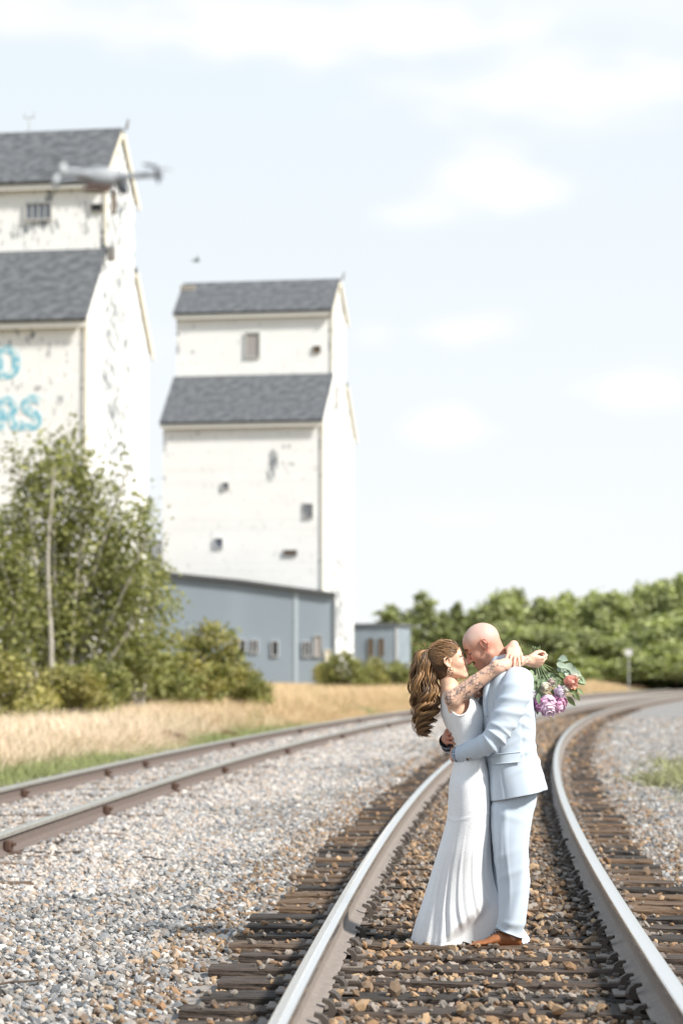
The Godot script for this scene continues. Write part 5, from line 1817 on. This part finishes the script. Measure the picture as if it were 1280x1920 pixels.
	var dress := fig(root, "dress", dm, M.lace, off)
	# scalloped trim round the near and far armhole
	for sg in [1.0, -1.0]:
		var tr := MB.new()
		var pts := []
		for k in 49:
			var a := PI * (1.0 + k / 48.0)
			var q := Vector3(-0.2065 + cos(a) * 0.057, 1.3106 + sin(a) * 0.084, 0)
			if k == 0: q.y += 0.03
			if k == 48: q.y += 0.02
			var l := look(rows, q.y, 1)
			var r := look(rows, q.y, 2)
			var nx := clampf((q.x - (l + r) / 2.0) / ((r - l) / 2.0), -0.99, 0.99)
			q.z = sg * (look(rows, q.y, 3) * pow(1.0 - pow(absf(nx), 2.1), 1.0 / 2.1) + 0.001)
			pts.append(q)
		tr.tube(pts, 0.0035, 0.0035, 6)
		for k in range(1, 48, 2):
			tr.ball(Transform3D(Basis(), pts[k] + (Vector3(-0.2065, 1.3106, pts[k].z) - pts[k]).normalized() * 0.002), Vector3.ONE * 0.0045, 6, 4)
		obj("lace_trim", tr, M.lace_edge, dress)
	# ---- hair: a cap of swept locks and the curled ponytail
	var tie_at := Vector3(-0.3499, 1.5457, 0.0)
	var cap_f := Field.new(Vector3(-0.4158, 1.3421, -0.10), Vector3(-0.1721, 1.6576, 0.10), 0.005)
	cap_f.ell(head_at * Vector3(-0.022, 0.034, 0), Vector3(0.088, 0.080, 0.077), 0.01, Basis(hx, hy, hx.cross(hy)))
	cap_f.ell(head_at * Vector3(0.025, 0.058, 0), Vector3(0.055, 0.048, 0.062), 0.015, Basis(hx, hy, hx.cross(hy)))
	cap_f.ell(head_at * Vector3(-0.045, -0.03, 0), Vector3(0.052, 0.065, 0.058), 0.02, Basis(hx, hy, hx.cross(hy)))
	cap_f.cap(head_at * Vector3(-0.06, 0.03, 0), tie_at, 0.05, 0.028, 0.02)
	var hair := MB.new()
	var roots := func(_q): return Color(0.075, 0.04, 0.019)
	cap_f.out(hair, Transform3D(), roots)
	fig(root, "hair", hair, M.hair, off)
	var swept := MB.new()
	for k in 620:
		var s := 1.0 if k % 2 == 0 else -1.0
		var u := rng.randf()
		# start on the hairline: brow, temple, above the ear, nape
		var st: Vector3 = crv([Vector3(0.078, 0.070, 0.0), Vector3(0.072, 0.058, 0.034), Vector3(0.050, 0.036, 0.064), Vector3(0.020, 0.026, 0.078), Vector3(-0.020, 0.030, 0.083), Vector3(-0.045, -0.03, 0.072), Vector3(-0.055, -0.075, 0.045), Vector3(-0.066, -0.088, 0.0)], u)
		st.z *= s
		var end: Vector3 = head_at.affine_inverse() * (tie_at + Vector3(rand(-0.01, 0.01), rand(-0.022, 0.022), rand(-0.022, 0.022)))
		var pts := []
		var wob := rand(-0.012, 0.012)
		for i in 9:
			var t := i / 8.0
			var q := st.lerp(end, t)
			# lift onto the skull
			var ce := Vector3(-0.015, 0.03, 0)
			var dv := q - ce
			var rad := Vector3(0.112, 0.100, 0.090)
			var ln := (dv / rad).length()
			if ln < 1.0 and ln > 0.05: q = ce + dv / ln * lerpf(1.0, 0.96, rng.randf())
			q.y += wob * sin(t * PI)
			pts.append(head_at * (q + Vector3(0, 0, rand(-0.001, 0.001))))
		swept.col = Color(0.065, 0.034, 0.016).lerp(Color(0.42, 0.24, 0.11), clampf(0.38 + 0.28 * sin(u * 41.0 + s) + rand(-0.2, 0.3), 0.0, 1.0) * (1.0 - 0.85 * sm(0.48, 0.78, u)))  # locks towards the nape coloured darker for the shade under the ponytail
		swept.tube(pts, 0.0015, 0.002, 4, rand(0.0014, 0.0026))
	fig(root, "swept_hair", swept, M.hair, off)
	var line := [tie_at, Vector3(-0.3728, 1.5744, 0.0), Vector3(-0.3929, 1.5543, 0.0), Vector3(-0.3929, 1.4798, 0.0), Vector3(-0.39, 1.3851, 0.0), Vector3(-0.3814, 1.3077, 0.0), Vector3(-0.3785, 1.2504, 0.0), Vector3(-0.39, 1.1987, 0.0), Vector3(-0.3929, 1.1529, 0.0), Vector3(-0.3872, 1.1127, 0.0)]
	var girth := [0.024, 0.034, 0.044, 0.062, 0.072, 0.066, 0.052, 0.040, 0.030, 0.016]
	var tail := MB.new()
	for k in 640:
		var a := rng.randf() * TAU
		var rho := sqrt(rng.randf())
		var grp := int(a / TAU * 11.0 + rho * 4.0)
		var ph := grp * 2.1 + rand(-0.5, 0.5)
		var t1 := clampf(0.50 + 0.50 * sqrt(rng.randf()), 0.0, 1.0)
		var own := rand(0.5, 1.5)
		var turns := 4.3 + 0.35 * (grp % 3)
		var pts := []
		for i in 44:
			var t := t1 * i / 43.0
			var c: Vector3 = crv(line, t)
			var g: float = crv(girth, t)
			var amp := lerpf(0.003, 0.026, sm(0.12, 0.8, t)) * own
			var end_pull := 1.0 - 0.45 * sm(t1 - 0.2, t1, t)
			var q := c + Vector3(cos(a), 0, sin(a)) * g * rho * end_pull
			q += Vector3(cos(ph + TAU * turns * t), 0.35 * sin(ph + TAU * turns * t * 1.0), sin(ph + TAU * turns * t)) * amp
			pts.append(q)
		var gold := pow(rng.randf(), 1.2)
		tail.col = Color(0.05, 0.025, 0.011).lerp(Color(0.47, 0.27, 0.12), clampf(0.40 + 0.24 * sin(grp * 2.7 + a) + (gold - 0.5) * 0.6, 0.0, 1.0))
		tail.tube(pts, 0.003, 0.0008, 4, rand(0.0022, 0.004))
	fig(root, "ponytail", tail, M.hair, off)
	# wisps
	var wisp := MB.new()
	wisp.col = Color(0.40, 0.25, 0.12)
	for k in 60:
		var p0: Vector3 = crv(line, rand(0.05, 0.75))
		var o := Vector3(rand(-0.09, 0.05), rand(-0.06, 0.05), rand(-0.06, 0.06))
		wisp.tube([p0 + o * 0.5, p0 + o * 0.8 + Vector3(0, 0.01, 0), p0 + o * 1.1, p0 + o * 1.2 + Vector3(0, -0.02, 0)], 0.0008, 0.0004, 4)
	for k in 12:
		var q := Vector3(rand(-0.05, 0.05), 0.115, rand(-0.04, 0.04))
		wisp.tube([head_at * q, head_at * (q + Vector3(-0.015, 0.014, 0)), head_at * (q + Vector3(-0.035, 0.016, 0.004))], 0.0008, 0.0003, 4)
	wisp.tube([head_at * Vector3(0.02, 0.0, 0.082), head_at * Vector3(0.012, -0.04, 0.086), head_at * Vector3(0.005, -0.075, 0.082), head_at * Vector3(-0.015, -0.10, 0.08)], 0.002, 0.0008, 4)
	tag(fig(root, "hair_wisps", wisp, M.hair, off), "", "", "", "stuff")
	# earrings
	for s in [1.0, -1.0]:
		var er := MB.new()
		var e0 := head_at * Vector3(-0.001, -0.035, 0.080 * s)
		for k in 7:
			var a := TAU * k / 7.0
			er.ball(Transform3D(Basis(), e0 + Vector3(cos(a) * 0.010, -0.026 + sin(a) * 0.016, 0.004 * s)), Vector3.ONE * 0.0042, 6, 4)
		er.tube([e0 + Vector3(0, 0.006, 0), e0 + Vector3(0, -0.012, 0.004 * s)], 0.0015, 0.0015, 4)
		fig(root, "earring", er, mat(Color(0.10, 0.085, 0.07), 0.3, 0.6), off)

# ---------------------------------------------------------------- bouquet, boutonniere, drone, bird, signs
func petal(mb: MB, at: Vector3, out: Vector3, up: Vector3, length: float, width: float, cup: float, c: Color) -> void:
	var side := out.cross(up).normalized()
	var ids := []
	for i in 5:
		var t := i / 4.0
		var row := []
		for k in 5:
			var s := (k / 4.0 - 0.5) * 2.0
			var w := width * sqrt(maxf(0.02, sin(PI * (0.12 + 0.80 * t)))) * 0.5
			var q := at + out * (length * sin(t * 1.3) * 0.75) + up * (length * (1.0 - cos(t * (1.0 + cup))) * 0.8 + length * 0.25 * t) + side * s * w
			q += (up * 0.5 - out) * (s * s * w * 0.35) + up * (rng.randf() - 0.5) * length * 0.10 * t
			mb.col = blotch(c, rand(0.88, 1.1))
			row.append(mb.p(q))
		ids.append(row)
	for i in 4:
		for k in 4: mb.q4(ids[i][k], ids[i][k + 1], ids[i + 1][k + 1], ids[i + 1][k])

func bloom(r: float, face: Vector3, rings: int, per: int, c0: Color, c1: Color) -> MB:
	var mb := MB.new()
	var up := face.normalized()
	var a := up.cross(Vector3(0.3, 0.2, 0.9)).normalized()
	var b := up.cross(a)
	for j in rings:
		var t := float(j) / maxf(1.0, rings - 1)
		for k in per:
			var an := TAU * (k + 0.5 * j) / per + rand(-0.25, 0.25)
			var out := a * cos(an) + b * sin(an)
			petal(mb, out * r * 0.15 * (1.0 - t) - up * r * 0.35 * (1.0 - t), (out * lerpf(1.0, 0.35, t) + up * t * 0.5).normalized(), up, r * lerpf(1.05, 0.75, t) * rand(0.85, 1.1), r * lerpf(0.85, 0.6, t), lerpf(0.5, 1.2, t), c0.lerp(c1, clampf(t + rand(-0.2, 0.2), 0, 1)))
	return mb

func leaf_shape(wide: float) -> ArrayMesh:
	var mb := MB.new()
	var ids := []
	for i in 7:
		var t := i / 6.0
		var w := wide * sin(PI * pow(t, 0.8)) * 0.5 + 0.001
		var y := 0.18 * t * t
		ids.append([mb.p(Vector3(t, -y + w * 0.3, -w)), mb.p(Vector3(t, -y, 0)), mb.p(Vector3(t, -y + w * 0.3, w))])
	for i in 6:
		mb.q4(ids[i][0], ids[i][1], ids[i + 1][1], ids[i + 1][0])
		mb.q4(ids[i][1], ids[i][2], ids[i + 1][2], ids[i + 1][1])
	return mb.mesh()

func build_bouquet() -> void:
	rng.seed = 401
	var pm := mat(Color(1, 1, 1), 0.7, 0.0, true)
	pm.backlight_enabled = true
	pm.backlight = Color(0.5, 0.5, 0.5)
	var o := Vector3(0.2352, 1.5113, 0.0)
	var root := thing("bouquet", FIG + o + Vector3(-0.018, 0.006, 0))
	tag(root, "upside down bouquet of pink and coral peonies with green leaves held behind the man's back", "bouquet")
	var greens := [mat(Color(0.20, 0.27, 0.15), 0.6), mat(Color(0.30, 0.37, 0.29), 0.65), mat(Color(0.09, 0.13, 0.055), 0.55), mat(Color(0.15, 0.20, 0.08), 0.6)]
	for g in greens:
		g.backlight_enabled = true
		g.backlight = Color(0.15, 0.2, 0.1)
	# [place, radius, rings, petals a ring, outer colour, inner colour]
	var pink := Color(0.62, 0.26, 0.52)
	var blooms := [
		[Vector3(0.2782, 1.3077, 0.05), 0.064, 7, 11, Color(0.76, 0.50, 0.68), Color(0.86, 0.68, 0.78)],
		[Vector3(0.3327, 1.3134, 0.03), 0.055, 7, 10, Color(0.66, 0.32, 0.52), Color(0.82, 0.58, 0.70)],
		[Vector3(0.2409, 1.302, 0.06), 0.042, 6, 9, Color(0.52, 0.14, 0.40), Color(0.74, 0.42, 0.62)],
		[Vector3(0.3929, 1.4138, 0.06), 0.042, 6, 9, Color(0.84, 0.36, 0.28), Color(0.88, 0.56, 0.47)],
		[Vector3(0.4158, 1.3909, 0.03), 0.026, 3, 6, Color(0.85, 0.36, 0.20), Color(0.86, 0.45, 0.30)],
		[Vector3(0.2696, 1.3823, 0.075), 0.034, 5, 9, Color(0.84, 0.77, 0.68), Color(0.84, 0.78, 0.60)],
		[Vector3(0.3413, 1.3651, 0.055), 0.040, 5, 9, Color(0.72, 0.58, 0.74), Color(0.82, 0.74, 0.82)],
		[Vector3(0.4216, 1.4368, 0.045), 0.030, 5, 8, Color(0.84, 0.78, 0.70), Color(0.84, 0.76, 0.60)],
		[Vector3(0.2093, 1.345, 0.05), 0.030, 5, 8, Color(0.70, 0.67, 0.70), Color(0.76, 0.72, 0.72)],
		[Vector3(0.2925, 1.2389, 0.05), 0.024, 2, 6, Color(0.80, 0.74, 0.52), Color(0.80, 0.70, 0.40)],
		[Vector3(0.304, 1.4081, 0.06), 0.026, 5, 8, Color(0.78, 0.56, 0.58), Color(0.80, 0.66, 0.64)],
		[Vector3(0.3728, 1.3708, 0.07), 0.026, 5, 8, Color(0.84, 0.82, 0.76), Color(0.82, 0.80, 0.66)],
	]
	for e in blooms:
		var face: Vector3 = (e[0] - o) * Vector3(0.8, 1.0, 0.6) + Vector3(0.0, -0.02, 0.16)
		obj("flower", bloom(e[1], face, e[2], e[3], e[4], e[5]), pm, root).position = e[0] - o
		var st := MB.new()
		var p0 := Vector3(0.2294, 1.583, 0.0) + Vector3(rand(-0.018, 0.018), rand(-0.01, 0.008), rand(-0.015, 0.015)) - o
		st.tube([p0, Vector3(rand(-0.012, 0.012), 0, rand(-0.012, 0.012) - 0.015), (e[0] - o) * 0.55 + Vector3(0, -0.01, -0.02), e[0] - o - face.normalized() * 0.03], 0.0042, 0.003, 6)
		obj("stem", st, greens[3], root)
	for k in 16:
		var st := MB.new()
		var an := TAU * k / 16.0
		var p0 := Vector3(0.2294, 1.583, 0.0) + Vector3(cos(an) * 0.02, rand(-0.012, 0.012), sin(an) * 0.018) - o
		st.tube([p0, p0 * 0.5 + Vector3(0, 0, -0.006), Vector3(cos(an) * 0.012, 0, sin(an) * 0.012 - 0.015), Vector3(cos(an) * 0.05 + 0.03, -0.10, sin(an) * 0.05 + 0.02)], 0.0046, 0.003, 6)
		obj("stem", st, greens[[3, 2, 0][k % 3]], root)
	var round_leaf := leaf_shape(0.75)
	var long_leaf := leaf_shape(0.42)
	# clusters: [place, spread, count, length, material, round?]
	for e in [[Vector3(0.2093, 1.4224, 0.05), 0.035, 18, 0.050, 0, true], [Vector3(0.3499, 1.4769, 0.03), 0.03, 12, 0.046, 1, true], [Vector3(0.4044, 1.4597, 0.03), 0.03, 11, 0.042, 1, true], [Vector3(0.4416, 1.411, 0.02), 0.022, 6, 0.046, 0, true], [Vector3(0.2007, 1.3421, 0.0), 0.04, 18, 0.048, 2, false], [Vector3(0.4158, 1.345, 0.02), 0.025, 7, 0.055, 3, false], [Vector3(0.304, 1.4339, 0.04), 0.035, 12, 0.058, 0, false], [Vector3(0.261, 1.3536, 0.06), 0.03, 8, 0.050, 0, false], [Vector3(0.2093, 1.279, 0.0), 0.03, 7, 0.045, 2, false], [Vector3(0.3613, 1.4138, 0.04), 0.03, 9, 0.05, 3, false], [Vector3(0.2524, 1.4511, 0.02), 0.025, 9, 0.05, 2, true]]:
		for k in e[2]:
			var p: Vector3 = e[0] - o + Vector3(rng.randfn(), rng.randfn(), rng.randfn()) * e[1] * 0.6
			var out := (p * Vector3(1, 1, 0.6) + Vector3(rand(-0.08, 0.08), rand(-0.10, 0.05), rand(-0.05, 0.09))).normalized()
			var up := Vector3(rand(-0.5, 0.5), rand(-0.3, 0.8), 1.0)
			var z := out.cross(up).normalized()
			var b := Basis(out, z.cross(out), z) * (float(e[3]) * rand(0.9, 1.4))
			var l := obj("leaf", round_leaf if e[5] else long_leaf, greens[e[4]], root)
			l.transform = Transform3D(b, p)
	# flower pinned to his chest
	var bo := Vector3(-0.1032, 1.345, 0.115)
	var bt := thing("boutonniere", FIG + bo)
	tag(bt, "pale pink rose boutonniere pinned to the man's chest, below the woman's arm", "boutonniere")
	obj("flower", bloom(0.030, Vector3(-0.3, 0.2, 1), 4, 6, Color(0.74, 0.52, 0.44), Color(0.76, 0.60, 0.52)), pm, bt)
	for k in 5:
		var l := obj("leaf", round_leaf, greens[1 if k % 2 == 0 else 3], bt)
		var an := k * 1.3
		l.transform = Transform3D(Basis(Vector3(cos(an), sin(an), 0.1), Vector3(0, 0, 1), Vector3(sin(an), -cos(an), 0)) * 0.042, Vector3(0, 0, -0.008))

func build_bits() -> void:
	rng.seed = 421
	# drone hovering in front of the left elevator
	var shell := mat(Color(0.27, 0.29, 0.315), 0.5)
	var dark := mat(Color(0.14, 0.155, 0.18), 0.5)
	var pale := mat(Color(0.42, 0.45, 0.48), 0.45)
	var belly := mat(Color(0.13, 0.085, 0.075), 0.6)
	var dr := thing("drone", Vector3(-0.532, 2.547, -5.3), 0.35)
	dr.scale = Vector3.ONE * 0.71
	tag(dr, "small grey quadcopter drone hovering in front of the left grain elevator's top", "drone")
	var rings := []
	for i in 13:
		var t := i / 12.0
		var x := lerpf(-0.075, 0.078, t)
		var w := 0.042 * pow(maxf(0.02, sin(PI * (0.06 + 0.88 * t))), 0.45)
		var h := 0.030 * pow(maxf(0.02, sin(PI * (0.05 + 0.86 * t))), 0.6)
		var ring := PackedVector3Array()
		for k in 20:
			var a := TAU * k / 20.0
			ring.append(Vector3(x, signf(sin(a)) * pow(absf(sin(a)), 0.7) * h + 0.004 * t, signf(cos(a)) * pow(absf(cos(a)), 0.7) * w))
		rings.append(ring)
	var body := MB.new()
	body.grid(rings, true, true, true)
	obj("fuselage", body, shell, dr)
	var bel := MB.new()
	bel.box(Vector3(0.085, 0.016, 0.055), Transform3D(Basis(), Vector3(-0.01, -0.034, 0)), 0.006)
	obj("battery_tray", bel, belly, dr)
	var gim := MB.new()
	gim.ball(Transform3D(Basis(), Vector3(0.070, -0.034, 0)), Vector3(0.017, 0.017, 0.017), 14, 10)
	gim.box(Vector3(0.012, 0.03, 0.04), Transform3D(Basis(), Vector3(0.058, -0.022, 0)), 0.003)
	var gb := obj("camera_gimbal", gim, dark, dr)
	var lens := MB.new()
	lens.ball(Transform3D(Basis(), Vector3(0.084, -0.034, 0)), Vector3(0.006, 0.009, 0.009), 10, 8)
	obj("lens", lens, pale, gb)
	var blade := MB.new()
	var bids := []
	for i in 6:
		var t := i / 5.0
		var wd := 0.009 * sin(PI * (0.2 + 0.7 * t)) + 0.002
		bids.append([blade.p(Vector3(0.008 + t * 0.058, 0.002, -wd)), blade.p(Vector3(0.008 + t * 0.058, -0.001, wd)), blade.p(Vector3(0.008 + t * 0.058, 0.0, wd * 0.5)), blade.p(Vector3(0.008 + t * 0.058, 0.003, -wd))])
	for i in 5:
		for k in 4: blade.q4(bids[i][k], bids[i][(k + 1) % 4], bids[i + 1][(k + 1) % 4], bids[i + 1][k])
	var blade_mesh := blade.mesh()
	for e in [[-0.045, 0.03, -0.145, 0.085, 0.9], [-0.045, -0.03, -0.120, -0.10, 0.2], [0.045, 0.03, 0.165, 0.07, 0.5], [0.045, -0.03, 0.105, -0.12, -0.3]]:
		var tip := Vector3(e[2], -0.002 if e[2] < 0.0 else 0.008, e[3])
		var arm := MB.new()
		arm.tube([Vector3(e[0], 0.0, e[1]), Vector3(e[0], 0.003, e[1]).lerp(tip, 0.5), tip], 0.013, 0.008, 10)
		var am := obj("arm", arm, shell, dr)
		var mo := MB.new()
		mo.tube([tip + Vector3(0, -0.012, 0), tip + Vector3(0, 0.020, 0)], 0.0135, 0.012, 14)
		obj("motor", mo, pale if e[2] < 0.0 else dark, am)
		var leg := MB.new()
		leg.tube([tip, tip + Vector3(0, -0.028, 0)], 0.006, 0.004, 8)
		obj("landing_leg", leg, dark, am)
		for k in 2:
			var b := obj("propeller_blade", blade_mesh, dark, am)
			b.position = tip + Vector3(0, 0.022, 0)
			b.rotation.y = e[4] + PI * k
	# bird above the farther elevator
	var bird := thing("bird", Vector3(-6.55, 20.0, -108.0), 0.5)
	tag(bird, "small dark bird flying above the farther elevator's roof", "bird")
	var bb := MB.new()
	rings = []
	for i in 11:
		var t := i / 10.0
		var r := 0.055 * pow(maxf(0.01, sin(PI * t)), 0.7) * lerpf(0.8, 1.1, t)
		var ring := PackedVector3Array()
		for k in 10: ring.append(Vector3(lerpf(-0.17, 0.15, t), sin(TAU * k / 10.0) * r + 0.02 * t, cos(TAU * k / 10.0) * r))
		rings.append(ring)
	bb.grid(rings, true, true, true)
	bb.ball(Transform3D(Basis(), Vector3(0.155, 0.03, 0)), Vector3(0.045, 0.038, 0.036), 10, 7)
	bb.tube([Vector3(0.19, 0.03, 0), Vector3(0.225, 0.024, 0)], 0.010, 0.002, 6)
	for s in [-1.0, 1.0]:
		var wr := []
		for i in 6:
			var t := i / 5.0
			var ch := 0.15 * (1.0 - 0.75 * t)
			var c := Vector3(0.03 - 0.10 * t * t, 0.03 + 0.16 * t, s * (0.03 + 0.27 * t))
			wr.append(PackedVector3Array([c + Vector3(ch * 0.5, 0, 0), c + Vector3(0, 0.010 * (1.0 - t) + 0.002, 0), c + Vector3(-ch * 0.5, 0, 0), c + Vector3(0, -0.004, 0)]))
		bb.grid(wr, true, true, true)
	var tl := [PackedVector3Array([Vector3(-0.14, 0.012, -0.02), Vector3(-0.14, 0.016, 0.02), Vector3(-0.14, 0.004, 0.02), Vector3(-0.14, 0.002, -0.02)]), PackedVector3Array([Vector3(-0.27, 0.0, -0.06), Vector3(-0.27, 0.004, 0.06), Vector3(-0.27, -0.002, 0.06), Vector3(-0.27, -0.004, -0.06)])]
	bb.grid(tl, true, true, true)
	obj("body", bb, mat(Color(0.10, 0.115, 0.13), 0.7), bird)
	# trackside sign and marker post, far off
	var sg := thing("trackside_sign", Vector3(21.9, 0.1, -185.0), -0.1)
	tag(sg, "small white square sign on a thin post before the far wood", "sign")
	var post := MB.new()
	post.tube([Vector3(0, 0, 0), Vector3(0, 3.1, 0)], 0.035, 0.035, 8)
	obj("post", post, mat(Color(0.55, 0.55, 0.52), 0.7), sg)
	var bd := MB.new()
	bd.box(Vector3(0.5, 0.48, 0.03), Transform3D(Basis(), Vector3(0, 2.95, 0.08)), 0.006)
	obj("sign_board", bd, mat(Color(0.62, 0.62, 0.62), 0.6), sg)
	var mp := thing("marker_post", Vector3(29.0, 0.1, -210.0))
	tag(mp, "thin orange marker post near the right edge before the far wood", "post")
	var mpm := MB.new()
	mpm.tube([Vector3.ZERO, Vector3(0, 2.6, 0)], 0.08, 0.08, 8)
	mpm.box(Vector3(0.22, 0.5, 0.05), Transform3D(Basis(), Vector3(0, 2.4, 0.1)), 0.01)
	obj("post", mpm, mat(Color(0.46, 0.29, 0.16), 0.7), mp)
	# dead brush beside the siding, and sticks on the gravel
	var dead := tree_shape(431, 0.28, 0.0, 0.55, 40, 22, 0.075, Color(0.16, 0.075, 0.045), Color(0.26, 0.15, 0.085), 0.4, 0.0, 4)
	for e in [[-3.55, 51.0, 1.0, "reddish dead brush lying in the grass edge beside the siding"], [-2.55, 55.5, 0.7, "smaller reddish dead brush farther along the siding's grass edge"]]:
		plant("dead_brush", dead, Vector3(e[0], -0.06, -e[1]), e[2], M.bark, e[3], "brush", "", Vector3.ONE * e[2])
	var sticks := [[-1.58, 11.25, 0.75, 0.5, "thin brown stick on the gravel at the photo's left edge"], [-1.45, 18.9, -0.8, 0.3, "dark splinter of wood on the pale gravel between the tracks"]]
	for e in sticks:
		var st := MB.new()
		var pts := []
		for i in 7: pts.append(Vector3((i / 6.0 - 0.5) * e[3], rand(-0.006, 0.006) + 0.02, rand(-0.012, 0.012)))
		st.tube(pts, 0.008, 0.004, 7)
		var o := obj("stick", st, M.ties[1])
		o.position = Vector3(e[0], 0.0, -e[1])
		o.rotation.y = e[2]
		tag(o, e[4], "stick")

func _ready() -> void:
	build_camera_and_light()
	build_materials()
	build_ground()
	build_track()
	build_town()
	build_trees()
	build_people()
	build_bouquet()
	build_bits()
	build_stones()
	build_grass()
